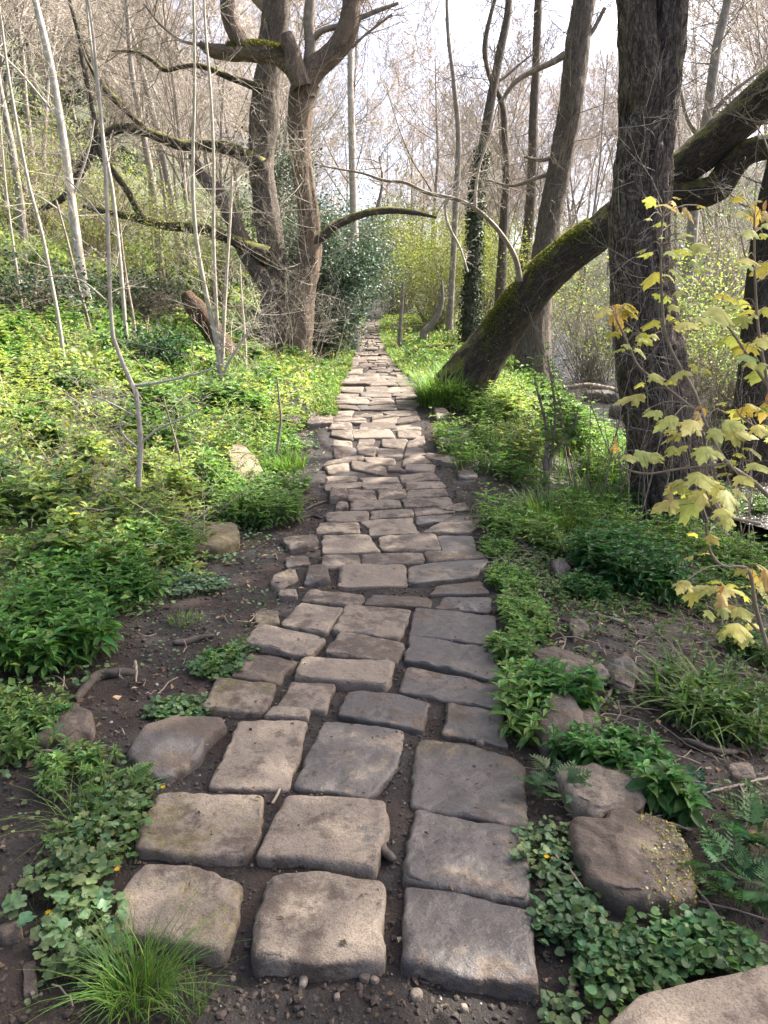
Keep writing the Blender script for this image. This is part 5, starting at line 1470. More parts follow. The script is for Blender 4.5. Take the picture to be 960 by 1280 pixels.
def disc(g, r, n, sy=1.0):
    a = rng.uniform(0, 6.28, n); q = np.sqrt(rng.random(n))
    return on_ground(g[0] + r * q * np.cos(a), g[1] + r * sy * q * np.sin(a))
def herbs(r, n, h, L, col, sy=1.0, **kw):
    def fn(f, g):
        b = disc(g, r, n, sy)
        g_herb(f, b, h * rng.uniform(.6, 1.1, n), L * rng.uniform(.8, 1.15, n), col, **kw)
    return fn
def mats(r, n, h, L, col, templ='heart', sy=1.0, j=.4):
    return lambda f, g: g_mat(f, disc(g, r, n, sy), h, L, col, templ, j)
def tuft(r, n, h, lean, w, col):
    return lambda f, g: g_tuft(f, g, r, n, h, lean, w, col)
def feather(r, n, L, col, el=.45):
    return lambda f, g: g_feather(f, g, r, n, L, col, el)

plant('grass_tuft', 172, 1250, 'bright grass tuft at the front left corner of the path', 'grass tuft', tuft(.075, 260, .19, .75, .0028, (.10, .19, .035)))
plant('grass_tuft', 236, 1268, 'small sparse grass tuft in the mud right of the bright front tuft', 'grass tuft', tuft(.05, 60, .12, .7, .0026, (.11, .17, .05)))
plant('grass_tuft', 110, 1040, 'long thin grass blades among round leaves left of the second row', 'grass tuft', tuft(.10, 70, .22, .9, .003, (.10, .16, .04)))
plant('grass_tuft', 552, 505, 'lush dark-green grass tuft at the foot of the leaning trunk', 'grass tuft', lambda f, g: (g_tuft(f, g, .30, 950, .56, .75, .012, np.array(GRASS) * 1.25)))
plant('grass_tuft', 570, 488, 'smaller lit grass tuft behind the lush one at the leaning trunk', 'grass tuft', tuft(.3, 420, .5, .5, .013, np.array(GRASS) * 1.4))
plant('grass_tuft', 690, 655, 'broad clump of long dark-green grass right of the path', 'grass tuft', tuft(.30, 520, .30, .7, .009, np.array(GRASS) * .95))
plant('grass_tuft', 640, 660, 'dense low grass clump close to the right edge of the path', 'grass tuft', tuft(.17, 260, .20, .8, .007, np.array(GRASS) * .9))
plant('grass_tuft', 738, 640, 'grass clump with upright blades left of the big dark trunk', 'grass tuft', tuft(.28, 300, .32, .5, .010, np.array(GRASS)))
plant('grass_tuft', 677, 672, 'little bright star-shaped grass tuft in front of the broad clump', 'grass tuft', tuft(.05, 40, .17, .8, .010, (.12, .2, .04)))
plant('grass_tuft', 770, 610, 'lit grass clump by the stream edge', 'grass tuft', tuft(.3, 240, .34, .5, .011, np.array(GRASS) * 1.1))
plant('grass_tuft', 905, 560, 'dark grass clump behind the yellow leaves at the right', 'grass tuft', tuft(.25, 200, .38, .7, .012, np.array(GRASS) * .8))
plant('bluebell_clump', 890, 900, 'clump of long strap-like bluebell leaves mixed with dark herbs at the right', 'plant', lambda f, g: (g_tuft(f, g, .26, 170, .30, 1.0, .013, np.array(GRASS) * .8), herbs(.26, 60, .16, .065, np.array(GREEN) * .75)(f, g)))
plant('bluebell_clump', 905, 700, 'clump of strap-like leaves dimmed in colour for the shade behind the orange leaves', 'plant', lambda f, g: (g_tuft(f, g, .35, 220, .36, 1.0, .015, np.array(GRASS) * .6)))  # grass green dimmed so the colour carries the shade
plant('grass_tuft', 305, 650, 'few upright broad blades among the plants behind the ochre moss rock', 'grass tuft', tuft(.10, 26, .30, .5, .028, (.11, .20, .03)))
plant('grass_tuft', 355, 585, 'bright grass tuft round the foot of the thin dark stalk', 'grass tuft', tuft(.22, 330, .24, .6, .008, np.array(GRASS) * 1.3))
plant('grass_tuft', 232, 778, 'small grass patch on the mud left of the seventh row', 'grass tuft', tuft(.09, 90, .07, .8, .004, GRASS))

plant('trailing_plant', 82, 1120, 'trailing plant with large grey-green lobed leaves at the front left', 'plant', mats(.13, 90, .08, .038, SAGE, 'lobed', 1.2))
plant('trailing_plant', 118, 1060, 'mound of lobed leaves left of the second and front rows', 'plant', lambda f, g: (mats(.12, 150, .08, .028, np.array(SAGE) * .95, 'lobed', 1.4)(f, g), mats(.16, 180, .06, .022, np.array(GREEN) * .9, 'heart', 1.3)(f, g)))
plant('trailing_plant', 112, 1185, 'lobed leaves hanging over the mud left of the front corner stone', 'plant', mats(.12, 140, .08, .033, SAGE, 'lobed', 1.1))
plant('trailing_plant', 148, 1005, 'dense small leaves between the dark flagstone and the second row', 'plant', lambda f, g: (mats(.14, 260, .06, .024, np.array(SAGE) * .9, 'heart')(f, g), feather(.10, 14, .09, np.array(GREEN) * .9)(f, g)))
plant('low_herb', 100, 975, 'soft lit herb with narrow leaves below the brown sloping rock', 'plant', lambda f, g: (herbs(.13, 34, .10, .04, np.array(GREEN) * 1.0, 1.2)(f, g), g_tuft(f, g, .1, 50, .10, .7, .003, GRASS)))
plant('creeping_plant', 222, 893, 'creeping mat of round leaves behind the dark wedge-shaped flagstone', 'plant', mats(.13, 330, .04, .026, (.085, .15, .06), 'heart', .8))
plant('creeping_plant', 275, 832, 'strip of creeping leaves along the left rim of the fifth row', 'plant', lambda f, g: (mats(.13, 240, .04, .028, (.075, .145, .05), 'heart', 1.3)(f, g), herbs(.1, 16, .06, .035, GREEN, 1.4, lev=2)(f, g)))
plant('creeping_plant', 305, 812, 'few leaves filling the corner left of the sixth row', 'plant', lambda f, g: (mats(.08, 80, .035, .024, SAGE)(f, g), g_tuft(f, g, .06, 40, .08, .7, .004, GRASS)))
plant('creeping_plant', 225, 735, 'greyish mat of tiny leaves on the mud beside the ochre moss rock', 'plant', mats(.30, 800, .05, .024, (.085, .14, .085), 'heart', .6))
plant('leafy_clump', 205, 690, 'bright clump of lance leaves left of the ochre moss rock', 'plant', herbs(.24, 80, .20, .06, np.array(GREEN) * 1.1))
plant('leafy_clump', 330, 650, 'dense green clump between the pale boulder and the muddy side track', 'plant', herbs(.32, 150, .24, .055, np.array(GREEN)))
plant('leafy_clump', 352, 615, 'dark-leaved low clump at the side track beside the small mossy lump', 'plant', lambda f, g: (mats(.26, 340, .16, .04, np.array(GREEN) * .8, 'lobed')(f, g)))
plant('leafy_clump', 55, 815, 'big clump of broad fresh leaves at the left edge of the picture', 'plant', herbs(.32, 130, .26, .070, (.066, .155, .03), ratio=.42))
plant('leafy_clump', 130, 740, 'second big leafy clump just right of the one at the left edge', 'plant', herbs(.34, 130, .24, .065, (.062, .15, .03)))
plant('leafy_clump', 20, 930, 'low leafy clump at the left edge beside the brown sloping rock', 'plant', herbs(.2, 60, .14, .05, np.array(GREEN) * .9))
plant('leafy_clump', 655, 590, 'tall lit leafy stems between the path and the bushy stump of stems', 'plant', herbs(.22, 34, .5, .085, np.array(LIME) * .9, lev=4))
plant('leafy_clump', 720, 560, 'tall fresh leafy stems just left of the glinting stream', 'plant', herbs(.30, 40, .55, .10, np.array(GREEN) * 1.05, lev=4))
plant('leafy_clump', 640, 520, 'bright leafy clump at the foot of the leaning trunk, stream side', 'plant', herbs(.35, 70, .34, .09, np.array(LIME) * .95, lev=3))
plant('shade_tinted_plant', 905, 650, 'leafy growth, green darkened for shade, under the yellow leaves', 'plant', herbs(.45, 120, .30, .085, np.array(GREEN) * .55))  # greens of these herbs scaled down to paint in the shade
plant('shade_tinted_plant', 945, 735, 'shade-darkened low growth behind the lowest yellow sprig', 'plant', herbs(.32, 90, .20, .075, np.array(GREEN) * .55))
plant('shade_tinted_plant', 868, 760, 'sparse shade-darkened herbs on the slope left of the lowest yellow sprig', 'plant', herbs(.28, 50, .12, .06, np.array(GREEN) * .6))
plant('shade_tinted_plant', 950, 830, 'shade-darkened tangle of leaves at the right edge under the lowest yellow sprig', 'plant', herbs(.22, 70, .16, .065, np.array(GREEN) * .6))
plant('shade_tinted_plant', 700, 690, 'loose shade-darkened herbs between the verge strip and the dark dome of leaves', 'plant', herbs(.22, 46, .12, .055, np.array(GREEN) * .7))
# right verge
verge = [(625, 690, .13, 60, .055, .030), (640, 730, .15, 80, .06, .034), (652, 765, .13, 60, .07, .036), (660, 790, .13, 50, .09, .045), (640, 820, .10, 40, .08, .042), (655, 875, .10, 34, .10, .05), (652, 915, .09, 26, .12, .05)]
vl = ['lowest strip of small leaves along the path edge by the eleventh row', 'strip of small leaves along the path edge by the ninth row', 'leafy verge strip along the path edge by the eighth row', 'bright leafy verge plant beside the seventh row', 'leafy verge plant close against the right stone of the sixth row', 'leafy verge plant beside the right stone of the fifth row', 'upright leafy sprig against the right end of the fourth row']
for (px, py, r, n, h, L), lab in zip(verge, vl):
    plant('verge_plant', px, py, lab, 'plant', lambda f, g: (herbs(r, int(n * .8), h * 1.4, L * 1.3, np.array(GREEN) * 1.05, 1.5, lev=3)(f, g), mats(r, n * 3, .04, .022, np.array(GREEN) * .95, 'heart', 1.5)(f, g)), 'small leafy plants along the right edge of the path')
plant('leafy_clump', 702, 892, 'bright clump of broad pointed leaves above the dark upright rock', 'plant', herbs(.13, 34, .20, .07, (.062, .16, .035), ratio=.42))
plant('leafy_clump', 735, 955, 'row of fresh pointed leaves running along the back of the pale pinkish rock', 'plant', herbs(.12, 26, .13, .055, (.062, .16, .035), .6, ratio=.45))
plant('leafy_clump', 790, 970, 'fresh pointed leaves at the back right corner of the pale pinkish rock', 'plant', herbs(.12, 28, .15, .06, (.062, .16, .035), ratio=.45))
plant('leafy_clump', 840, 1022, 'large bright leaves hanging at the right of the pale pinkish rock', 'plant', herbs(.07, 16, .15, .065, (.068, .165, .04), ratio=.5))
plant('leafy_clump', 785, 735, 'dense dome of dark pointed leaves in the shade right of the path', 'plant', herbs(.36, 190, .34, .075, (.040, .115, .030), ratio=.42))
plant('leafy_clump', 730, 745, 'low leaves trailing from the dark dome of leaves towards the path', 'plant', herbs(.14, 26, .12, .06, (.045, .12, .03)))
plant('feathery_plant', 692, 1000, 'pale feathery plant between the right stone of the third row and the rocks', 'plant', feather(.06, 30, .09, (.085, .15, .075)))
plant('feathery_plant', 925, 1125, 'feathery fern-like plant right of the big mossy boulder', 'plant', feather(.10, 46, .105, (.06, .135, .05), .6))
plant('feathery_plant', 955, 1070, 'feathery leaf sprays reaching over the soil at the right edge', 'plant', feather(.07, 16, .16, (.06, .13, .05), .7))
plant('round_leaved_mat', 690, 1075, 'mat of tiny round leaves along the right stone of the second row', 'plant', mats(.10, 260, .05, .022, SAGE, 'heart', 1.5))
plant('round_leaved_mat', 706, 1160, 'mat of round leaves in front of the big mossy boulder, left end', 'plant', mats(.09, 250, .06, .026, (.08, .145, .065), 'heart'))
plant('round_leaved_mat', 790, 1205, 'mat of round leaves between the big mossy boulder and the pale slab', 'plant', mats(.15, 620, .06, .021, (.075, .155, .055), 'heart', .6))
plant('round_leaved_mat', 880, 1195, 'lush round leaves crowding the back edge of the pale slab', 'plant', mats(.14, 440, .07, .025, (.078, .16, .055), 'heart', .6))
plant('round_leaved_mat', 755, 1235, 'round leaves at the tip of the pale slab', 'plant', mats(.07, 90, .05, .028, (.075, .15, .055), 'heart'))
plant('round_leaved_mat', 700, 1268, 'few small leaves at the bottom edge left of the pale slab', 'plant', mats(.06, 40, .03, .024, SAGE, 'heart'))
plant('small_rosette', 870, 985, 'small blue-green rosette in the soil near the right edge', 'plant', mats(.06, 34, .04, .03, (.05, .12, .07), 'lobed'))

# bright celandine flowers
def flower(px, py, label, n=8, L=.011):
    g = G(px, py); f = Fol(); c = g + np.array([0, 0, .05])
    az = np.arange(n) / n * 6.283
    f.stems(np.array([g]), np.array([c]), .001, (.08, .12, .04))
    f.add('simple', np.repeat(c[None], n, 0), np.stack([np.cos(az), np.sin(az), .35 + 0 * az], 1), np.array([0, 0, 1.]), L, L * .45, (.72, .48, .01))
    tag(f.build('yellow_flower', M['leaf'], loc=g), label, 'flower')
for a in [(205, 1000 + 0, 'yellow flower in the leaves between flagstone and mud on the left'), (682, 1092, 'yellow flower opened wide against the right stone of the second row'), (766, 1186, 'yellow flower in the mat in front of the big mossy boulder'), (148, 1105, 'yellow flower at the mossy left rim of the front corner stone'), (63, 1160, 'yellow flower bud over the mud at the front left'), (8, 768, 'yellow flower at the left edge among the broad leaves')]:
    flower(*a)

# ------------------------------------------------------------------ the sycamore saplings with young yellow leaves
YS = 1.78
def syc(label, stems, leaves, foot, Yo=0.0):
    root = empty('sycamore_sapling', foot, label, 'sapling')
    ls, pts = [], []
    for pl in stems:
        p, r, _ = limb_lines(pl, YS + Yo, 30)
        pts.append(p); ls.append((p, r, 6))
    ft = catmull(np.array([foot, foot + np.array([-.02, .01, .35]), pts[0][-1]]), 14)
    ls.append((ft, np.linspace(.006, .004, 14), 6))
    ap = np.concatenate(pts)
    f = Fol()
    leaves = leaves + [(a + random.uniform(-24, 24), b + random.uniform(-14, 12), c * random.uniform(.5, .8), 'y' if k != 'o' else 'm') for a, b, c, k in leaves if random.random() < .9]
    for (px, py, w, k) in leaves:
        Yl = YS + Yo + random.uniform(-.10, .10)
        c = P(px, py, Yl)
        W = msize(w, py, Yl) * .63
        d2 = np.linalg.norm(ap - (c + np.array([0, 0, .01])), axis=1) + np.where(ap[:, 2] > c[2] + .03, .15, 0)
        s = ap[np.argmin(d2)]
        bs = c + np.array([0, 0, .018])
        v_ = bs - s; ln = np.linalg.norm(v_)
        if ln > .16: s = bs - v_ / ln * .16 + np.array([0, 0, -.01])
        if ln > .01:
            mid = (s + bs) / 2 + np.array([0, 0, .012])
            ls.append((catmull(np.array([s, mid, bs]), 6), np.full(6, .0011), 4))
        out_ = np.array([v_[0], v_[1], 0]) if np.hypot(v_[0], v_[1]) > .008 else np.array([random.gauss(0, 1), random.gauss(-.3, 1), 0])
        out_ = out_ / np.linalg.norm(out_)
        out_ = unit(out_ + np.array([random.gauss(0, .35), random.gauss(-.25, .35), 0]))
        young = k == 'o'
        d = unit(out_ + np.array([0, 0, random.uniform(-1.1, -.5) if young else random.uniform(-.55, .05)]))
        nr = unit(np.array([random.gauss(0, .25), random.gauss(-.15, .25), 1.0]))
        colr = np.array({'y': (.47, .465, .15), 'm': (.51, .43, .14), 'o': (.54, .36, .13)}[k])
        f.add('maple', bs[None], d, nr, W * (1.0 if not young else 1.1), W * (.95 if not young else .6), vary(colr, 1, .12, .07))
        if k == 'o' and random.random() < .5:
            f.add('lance', bs[None], unit(np.array([random.gauss(0, .3), 0, 1])), np.array([0, 1, 0.]), W * .5, W * .22, vary((.45, .22, .10), 1, .1, .05))
    tubes_obj('stem', ls, M['twig_brown'], root)
    f.build('leaves', M['syca'], root)

L1 = [(830, 268, 46, 'm'), (855, 271, 34, 'o'), (840, 262, 30, 'o'), (826, 288, 30, 'y'), (852, 304, 32, 'y'), (825, 307, 14, 'y'), (815, 326, 30, 'y'), (845, 322, 48, 'y'), (866, 316, 42, 'm'), (820, 350, 52, 'y'), (838, 347, 44, 'y'), (868, 346, 42, 'y'), (830, 377, 34, 'y'), (848, 374, 26, 'y'), (818, 410, 44, 'y'), (835, 404, 34, 'y'), (852, 413, 52, 'y'), (880, 408, 40, 'y'), (768, 391, 60, 'o'), (757, 395, 40, 'm'), (780, 396, 40, 'm'), (770, 424, 34, 'y'), (798, 428, 36, 'y'), (778, 446, 34, 'y'), (797, 446, 36, 'y'), (815, 477, 38, 'y'), (850, 474, 54, 'y'), (868, 466, 26, 'y'), (803, 502, 58, 'y'), (826, 524, 36, 'y'), (842, 530, 52, 'y'), (871, 524, 34, 'o'), (880, 520, 24, 'o'), (868, 536, 54, 'm'), (856, 548, 50, 'y'), (905, 548, 60, 'y'), (890, 545, 40, 'y'), (793, 574, 56, 'y'), (817, 575, 40, 'y'), (770, 564, 28, 'o'), (858, 566, 50, 'y'), (882, 568, 50, 'y'), (912, 584, 46, 'y'), (868, 600, 62, 'y'), (890, 607, 60, 'y'), (855, 618, 66, 'y'), (878, 634, 88, 'y'), (904, 622, 60, 'y'), (842, 634, 56, 'm'), (838, 624, 26, 'o'), (922, 604, 48, 'y'), (940, 588, 54, 'y'), (935, 570, 46, 'y'), (900, 645, 48, 'y')]
syc('yellow-leaved young sycamore at the right, its stems in front of the big dark trunk',
    [[(828, 272, 2.5), (826, 320, 3), (827, 370, 3.5), (832, 420, 4), (848, 455, 4), (868, 490, 4.5), (884, 535, 5), (908, 578, 5.5), (945, 605, 6), (1000, 660, 6.5)],
     [(884, 522, 2.5), (883, 560, 3), (884, 600, 3), (900, 640, 4), (950, 655, 5)],
     [(770, 398, 2.5), (785, 430, 3), (800, 460, 3), (830, 482, 3.5), (868, 512, 4)],
     [(772, 570, 2), (780, 585, 2.5), (810, 592, 3), (850, 586, 3), (905, 580, 3.5)]], L1, np.array([1.28, 1.92, float(ground(1.28, 1.92))]))
L2 = [(943, 268, 50, 'o'), (925, 276, 36, 'm'), (955, 274, 40, 'o'), (938, 298, 42, 'y'), (952, 302, 40, 'y'), (932, 334, 54, 'y'), (952, 338, 50, 'm'), (905, 378, 54, 'y'), (896, 393, 70, 'y'), (915, 398, 50, 'y'), (935, 404, 50, 'y'), (957, 394, 44, 'y'), (915, 428, 52, 'y'), (938, 438, 62, 'm'), (952, 432, 50, 'y'), (928, 453, 44, 'y'), (952, 470, 54, 'y'), (938, 462, 36, 'y'), (957, 512, 54, 'o'), (940, 516, 46, 'm'), (925, 522, 44, 'y'), (955, 540, 50, 'y'), (962, 556, 44, 'y'), (972, 420, 60, 'y'), (980, 350, 60, 'y'), (985, 480, 60, 'y')]
syc('second yellow-leaved sycamore shoot, cut off by the right edge of the picture',
    [[(943, 275, 2.5), (943, 330, 3), (946, 390, 3.5), (952, 440, 4), (965, 500, 5), (985, 570, 6), (1010, 680, 6.5)], [(898, 396, 2.5), (915, 415, 3), (938, 450, 3.5), (968, 495, 4)], [(925, 520, 2.5), (945, 535, 3), (980, 560, 3.5)]], L2, np.array([1.38, 2.0, float(ground(1.38, 2.0))]), .06)
L3 = [(876, 748, 56, 'y'), (895, 744, 56, 'm'), (900, 752, 44, 'o'), (908, 742, 40, 'm'), (905, 764, 50, 'm'), (930, 752, 64, 'y'), (922, 768, 46, 'y'), (950, 735, 54, 'm'), (940, 720, 44, 'o'), (955, 722, 40, 'o'), (918, 788, 56, 'y'), (945, 794, 48, 'y'), (930, 800, 40, 'y'), (868, 675, 26, 'm'), (885, 678, 30, 'm'), (880, 700, 26, 'm'), (958, 765, 44, 'y')]
syc('lowest yellow-leaved sycamore sprig at the right edge with orange young leaves',
    [[(882, 655, 3), (888, 690, 3.5), (905, 708, 4), (935, 712, 4.5), (945, 760, 5), (960, 810, 5.5), (985, 880, 6)], [(905, 745, 2.5), (925, 765, 3), (948, 790, 3.5)], [(880, 755, 2), (905, 768, 2.5), (945, 775, 3)]], L3, np.array([1.30, 1.80, float(ground(1.30, 1.80))]), -.04)

# ------------------------------------------------------------------ shrubs
def shrub(name, px, py, Y, rx, rz, label, col, n, L, ratio=.6, mat='leaf', twn=40, clumps=60, bottom=.1, cat='shrub', stemcol='twig_brown', dens_edge=.6, ry=None, xyz0=None):
    c = P(px, py, Y) if xyz0 is None else np.array(xyz0, float)
    z0 = float(ground(c[0], c[1], False))
    root = empty(name, (c[0], c[1], z0), label, cat)
    ry = ry or rx
    cz = z0 + rz * (1 + bottom)
    u = unit(rng.normal(0, 1, (clumps, 3))) * (rng.random((clumps, 1)) ** .4) * np.array([rx, ry, rz])
    cc = np.array([c[0], c[1], cz]) + u
    k = rng.integers(0, clumps, n)
    rad = .22 * rx * (.5 + rng.random(clumps))
    pos = cc[k] + rng.normal(0, 1, (n, 3)) * rad[k][:, None] * np.array([1, 1, .7])
    pos[:, 2] = np.maximum(pos[:, 2], ground(pos[:, 0], pos[:, 1], False) + .03)
    f = Fol()
    LL = L * rng.uniform(.6, 1.25, n)
    f.add('simple', pos, rdir(n, .1, .6), unit(rng.normal(0, .7, (n, 3)) + np.array([0, 0, .9])), LL, LL * ratio, vary(col, n, .28, .14))
    f.build('foliage', M[mat], root)
    ls = []
    for i in range(twn):
        e = cc[i % clumps] + rng.normal(0, .12 * rx, 3)
        s = np.array([c[0] + random.gauss(0, .12 * rx), c[1] + random.gauss(0, .12 * rx), z0 - .05])
        m = (s + e) / 2 + np.array([random.gauss(0, .12 * rx), random.gauss(0, .1 * rx), .2 * rz])
        ls.append((catmull(np.array([s, m, e]), 8), np.linspace(.012, .004, 8) * max(.7, rx * .8), 4))
        ls += twigs_along(ls[-1][0], ls[-1][1], 3, .5 * rx, .004, SAP)
    tubes_obj('stems', ls, M[stemcol], root)
    return root

HOLLY = (.062, .098, .070)
hb = shrub('holly_bush', 408, 425, 16.6, 1.0, 1.45, 'dense dark glossy holly bush beside the path behind the forked tree', HOLLY, 26000, .075, .55, 'waxy', 50, 110, .0)
shrub('holly_bush', 428, 380, 21, 1.35, 1.45, 'taller greyish holly behind the dense holly bush', (.13, .17, .135), 15000, .085, .55, 'waxy', 40, 90, .6)
shrub('holly_bush', 352, 350, 20, 1.3, 2.2, 'dim holly filling the gap behind the two left trunks', (.055, .09, .058), 9000, .085, .55, 'waxy', 40, 80, .1)
shrub('leafing_shrub', 548, 372, 27, 2.0, 1.7, 'light green leafing shrub in the glade straight above the path end', YOUNG, 15000, .075, .6, 'leaf', 60, 110, .15, stemcol='bark_far')
shrub('leafing_shrub', 600, 350, 31, 2.2, 2.1, 'light green leafing shrub behind the ivy-clad trunk', np.array(YOUNG) * .95, 14000, .08, .6, 'leaf', 60, 100, .15, stemcol='bark_far')
shrub('leafing_shrub', 500, 330, 36, 2.4, 2.4, 'pale leafing bush far beyond the end of the path', np.array(YOUNG), 12000, .09, .6, 'leaf', 60, 100, .2, stemcol='bark_far')
shrub('leafing_shrub', 668, 330, 22, 1.6, 2.0, 'thinly leafed bush just left of the tall grey-brown trunk', YOUNG, 6000, .06, .6, 'leaf', 60, 90, .2, stemcol='bark_far')
shrub('leafing_shrub', 745, 390, 19, 1.6, 1.5, 'thin green shrub seen under the leaning trunk', np.array(YOUNG) * .9, 3000, .06, .6, 'leaf', 70, 90, .1, stemcol='bark_far')
shrub('leafing_shrub', 870, 400, 15, 1.7, 1.4, 'leafing bush beyond the stream right of the big dark trunk', np.array(LIME), 5200, .06, .6, 'leaf', 80, 90, .1)
shrub('leafing_shrub', 925, 430, 12.5, 1.3, .8, 'low green bush at the water beyond the big dark trunk, near the right edge', np.array(LIME) * .9, 5200, .055, .6, 'leaf', 70, 80, .1)
shrub('leafing_shrub', 905, 330, 24, 2.6, 2.4, 'tall pale thicket at the right edge beyond the stream', (.10, .13, .05), 5200, .08, .6, 'leaf', 110, 110, .1, stemcol='twig_far')
shrub('leafing_shrub', 205, 330, 15.5, 1.3, 1.0, 'yellow-green shrub on the bank left of the straight grey-brown tree', YOUNG, 4600, .05, .6, 'leaf', 60, 90, .1)
shrub('leafing_shrub', 262, 330, 19, 1.5, 1.3, 'green shrub under the long left limbs', np.array(LIME), 5200, .06, .6, 'leaf', 60, 90, .1)
shrub('leafing_shrub', 120, 300, 19, 1.8, 1.3, 'loose yellow-green shrub behind the pale birch sapling', YOUNG, 4200, .065, .6, 'leaf', 70, 100, .1)
shrub('leafing_shrub', 40, 250, 21, 2.1, 1.6, 'yellow-green shrub high on the bank at the left edge', np.array(YOUNG) * .95, 4600, .07, .6, 'leaf', 70, 100, .1)
shrub('bramble', 45, 430, 10.5, .9, .35, 'dark tangle of bramble and ivy leaves high on the left bank', (.035, .06, .035), 2600, .06, .7, 'waxy', 60, 50, .1)
shrub('bramble', 175, 395, 13.5, 1.0, .4, 'bramble tangle behind the pale birch sapling', (.035, .065, .03), 2200, .06, .7, 'waxy', 60, 50, .1)
shrub('bramble', 190, 470, 10.0, .6, .22, 'low dark leafy patch behind the lone front sapling', (.03, .075, .03), 2000, .055, .7, 'leaf', 20, 40, .1)
# conifer far up on the left
def conifer(px, Y, h, label):
    x_ = P(px, 300, Y)[0]; z0 = float(ground(x_, Y, False))
    root = empty('conifer_tree', (x_, Y, z0), label, 'tree')
    tubes_obj('trunk', [(np.array([(x_, Y, z0 - .2), (x_, Y, z0 + h * .5), (x_, Y, z0 + h)]), np.array([.25, .14, .02]), 8)], M['bark_far'], root)
    f = Fol(); ps = []; ds = []
    for k in range(int(h * 9)):
        t = .12 + .88 * (k / (h * 9)); zz0 = z0 + h * t; Lb = (1 - t) * h * .24 + .3; a0 = random.uniform(0, 6.28)
        m = 46
        s = rng.random(m) ** .7 * Lb
        side = rng.normal(0, .18, m) * s
        ps.append(np.stack([x_ + s * math.cos(a0) - side * math.sin(a0), Y + s * math.sin(a0) + side * math.cos(a0), zz0 - .3 * s + rng.normal(0, .05, m)], 1))
        ds.append(np.stack([np.full(m, math.cos(a0)), np.full(m, math.sin(a0)), np.full(m, -.5)], 1) + rng.normal(0, .4, (m, 3)))
    ps = np.concatenate(ps); ds = np.concatenate(ds); n = len(ps)
    f.add('simple', ps, ds, upn(n, .5), .34, .09, vary((.030, .048, .034), n, .25, .1))
    f.build('crown', M['leaf'], root)
conifer(150, 50, 17, 'dark conifer far up the slope at the top left')
conifer(60, 58, 15, 'second dark conifer at the top left, farther off')

# fresh leaves of the bushy stump of stems
bs_ = [o for o in COL.objects if o.get('label', '').startswith('dark bushy stump')][0]
f = Fol(); pv_ = []
for pl in ([(682, 560, 5), (684, 540, 5), (680, 515, 4), (672, 490, 3), (668, 465, 2)], [(690, 565, 4), (700, 550, 3.5), (715, 532, 3), (724, 508, 2)], [(690, 550, 4), (694, 520, 3), (690, 480, 2.5), (684, 440, 2)]):
    pv_.append(px_path(pl, bs_.location[1], 30)[0])
pv_ = np.concatenate(pv_); k = rng.integers(0, len(pv_), 260)
LL = rng.uniform(.05, .09, 260)
f.add('lance', pv_[k] + rng.normal(0, .05, (260, 3)), rdir(260, .3, .4), upn(260, .5), LL, LL * .5, vary(np.array(GREEN) * 1.05, 260))
f.build('leaves', M['leaf'], bs_)

# ivy on the ivy-clad trunk
iv = Fol(); p_, r_2 = px_path([(586, 425, 20), (592, 330, 15), (595, 250, 14), (603, 190, 13)], 20, 60)
k = rng.integers(0, 60, 3400); a = rng.uniform(0, 6.28, 3400)
ps = p_[k] + np.stack([np.cos(a), np.sin(a), rng.normal(0, .3, 3400)], 1) * (r_2[k] * rng.uniform(1, 1.7, 3400))[:, None]
iv.add('simple', ps, rdir(3400, -.5, .4), np.stack([np.cos(a), np.sin(a), .4 + 0 * a], 1), .07, .06, vary((.03, .055, .022), 3400))
iv.build('ivy', M['waxy'], ivy_t)

# moss tufts and ferny sprouts on the leaning trunk; a mossy cushion on the left limb
ms = Fol()
p_, r_2 = px_path([(602, 450, 56), (624, 420, 50), (648, 386, 50), (672, 355, 48), (706, 323, 45), (745, 294, 44)], YC, 200)
n = 9000
k = rng.integers(0, 200, n); a = rng.normal(0, .75, n)
tn = np.gradient(p_, axis=0); tn = unit(tn)
upv = unit(np.array([0, 0, 1.]) - tn * tn[:, 2:3]); sdv = np.cross(tn, upv)
nr = upv[k] * np.cos(a)[:, None] + sdv[k] * np.sin(a)[:, None]
ps = p_[k] + nr * (r_2[k] * 1.02)[:, None]
sel = fbm(ps * 5, 2) > -.1
ms.add('simple', ps[sel], unit(nr[sel] + rng.normal(0, .5, (sel.sum(), 3))), rdir(sel.sum(), 0, .5), .030, .014, vary((.14, .15, .032), sel.sum(), .3, .12))
ms.build('moss', M['leaf'], trunkC)
ms = Fol()
p_, r_2 = px_path([(375, 80, 26), (340, 69, 24), (312, 65, 22), (285, 66, 18)], YA - .05, 100)
n = 2600
k = rng.integers(0, 100, n); a = rng.normal(0, .6, n)
ps = p_[k] + np.stack([0 * a, np.sin(a), np.cos(a)], 1) * r_2[k][:, None]
ms.add('simple', ps, unit(np.stack([rng.normal(0, .4, n), np.sin(a), np.cos(a)], 1)), rdir(n), .05, .03, vary((.17, .165, .045), n, .25, .1))
ms.build('moss', M['leaf'], trunkA)

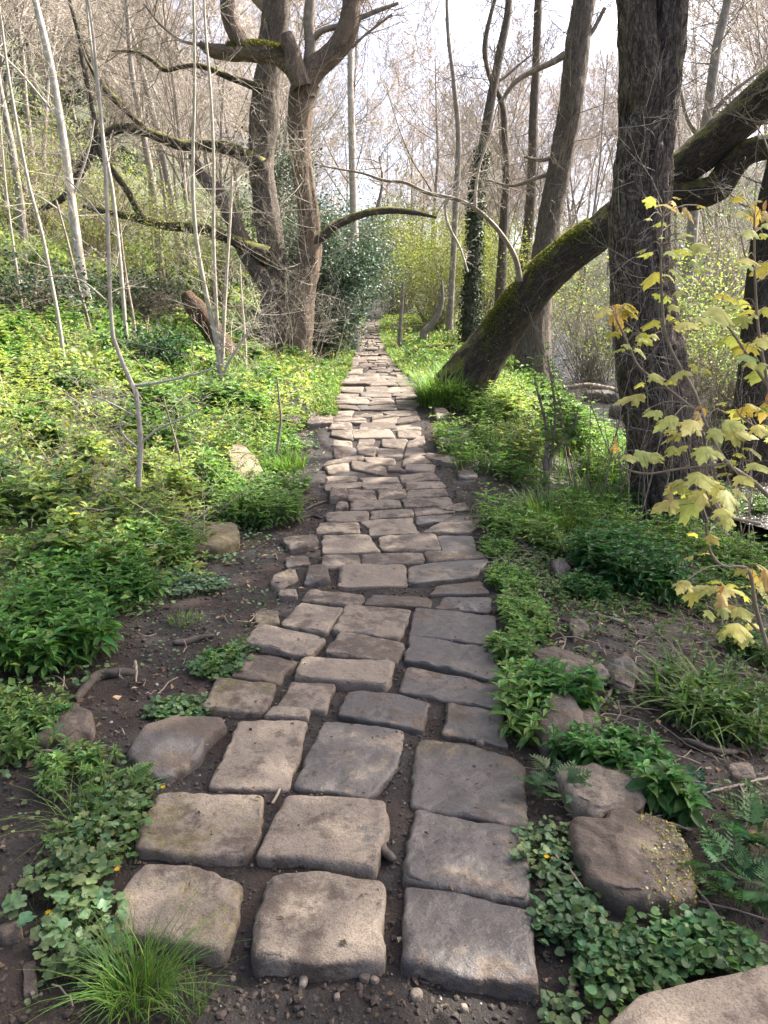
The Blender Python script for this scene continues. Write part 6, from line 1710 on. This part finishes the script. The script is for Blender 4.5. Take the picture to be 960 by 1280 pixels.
# leaf crowns of the two big trees, unseen overhead, placed to shade the foreground
def shade_crown_leaves(root, c, rad, n, clumps, L):
    u = unit(rng.normal(0, 1, (clumps, 3))) * (rng.random((clumps, 1)) ** .38)
    cc = np.array(c) + u * np.array(rad)
    k = rng.integers(0, clumps, n)
    ps = cc[k] + rng.normal(0, 1, (n, 3)) * .42
    f = Fol(); LL = L * rng.uniform(.7, 1.2, n)
    f.add('simple', ps, rdir(n, -.3, .5), upn(n, .5), LL, LL * .8, vary((.10, .16, .03), n))
    f.build('crown', M['leaf'], root)
shade_crown_leaves(tB, (6.1, 5.7, 8.3), (3.4, 2.9, 2.2), SHADE_CROWN_N, 330, .13)
shade_crown_leaves(tC, (8.7, 8.1, 7.8), (3.0, 2.6, 2.0), int(SHADE_CROWN_N * 1.5), 330, .13)
# ================================================================== LIGHT, SKY, CAMERA
w = bpy.data.worlds.new('World'); scene.world = w; w.use_nodes = True
nt = w.node_tree; nt.nodes.clear()
sky = N(nt, 'ShaderNodeTexSky', {'sky_type': 'NISHITA', 'sun_disc': False, 'sun_elevation': D2R(SUN_EL), 'sun_rotation': D2R(SUN_AZ), 'air_density': .45, 'dust_density': 5.0, 'ozone_density': .6})
bg = N(nt, 'ShaderNodeBackground', {}, Color=sky.outputs[0], Strength=SKY)
nt.links.new(bg.outputs[0], N(nt, 'ShaderNodeOutputWorld').inputs['Surface'])
sl = bpy.data.lights.new('sun', 'SUN'); sl.energy = SUN; sl.angle = D2R(.6); sl.color = (1, .95, .86)
so = bpy.data.objects.new('sun', sl); COL.objects.link(so)
dv = Vector((math.sin(D2R(SUN_AZ)) * math.cos(D2R(SUN_EL)), math.cos(D2R(SUN_AZ)) * math.cos(D2R(SUN_EL)), math.sin(D2R(SUN_EL))))
so.rotation_euler = dv.to_track_quat('Z', 'Y').to_euler()
so.location = (5, 10, 20)
# the air: thin bright spring haze among the trees
hm, hn = newmat('haze_air')
pv = N(hn, 'ShaderNodeVolumePrincipled', {}, Color=(.93, .94, 1.0), Density=HAZE, Anisotropy=.35)
hn.links.new(pv.outputs[0], N(hn, 'ShaderNodeOutputMaterial').inputs['Volume'])
if HAZE > 0:
    x0, x1, y0, y1, z0, z1 = -160, 160, -16, 200, float(Vg[:, 2].min()) - 1, 62
    hv = np.array([(x, y, z) for x in (x0, x1) for y in (y0, y1) for z in (z0, z1)], float)
    hf = np.array([(0, 1, 3, 2), (4, 6, 7, 5), (0, 4, 5, 1), (2, 3, 7, 6), (0, 2, 6, 4), (1, 5, 7, 3)])
    tag(obj_np('haze', hv, [hf], hm, smooth=False), 'pale sunlit haze in the wood', kind='stuff')
cd = bpy.data.cameras.new('camera'); co = bpy.data.objects.new('camera', cd); COL.objects.link(co)
cd.sensor_fit = 'HORIZONTAL'; cd.sensor_width = 36; cd.lens = F / 960 * 36
cd.clip_start = .05; cd.clip_end = 600
co.location = (0, 0, CZ); co.rotation_euler = (math.pi / 2 - PITCH, 0, 0)
scene.camera = co
scene.render.resolution_x, scene.render.resolution_y = 768, 1024
vs = scene.view_settings
vs.view_transform = 'Standard'; vs.look = 'None'; vs.exposure = EXPO; vs.gamma = 1; vs.use_curve_mapping = False
scene.cycles.volume_bounces = 0; scene.cycles.max_bounces = 6; scene.cycles.diffuse_bounces = 3; scene.cycles.glossy_bounces = 2; scene.cycles.transmission_bounces = 4; scene.cycles.transparent_max_bounces = 4
scene.cycles.use_denoising = DENOISE
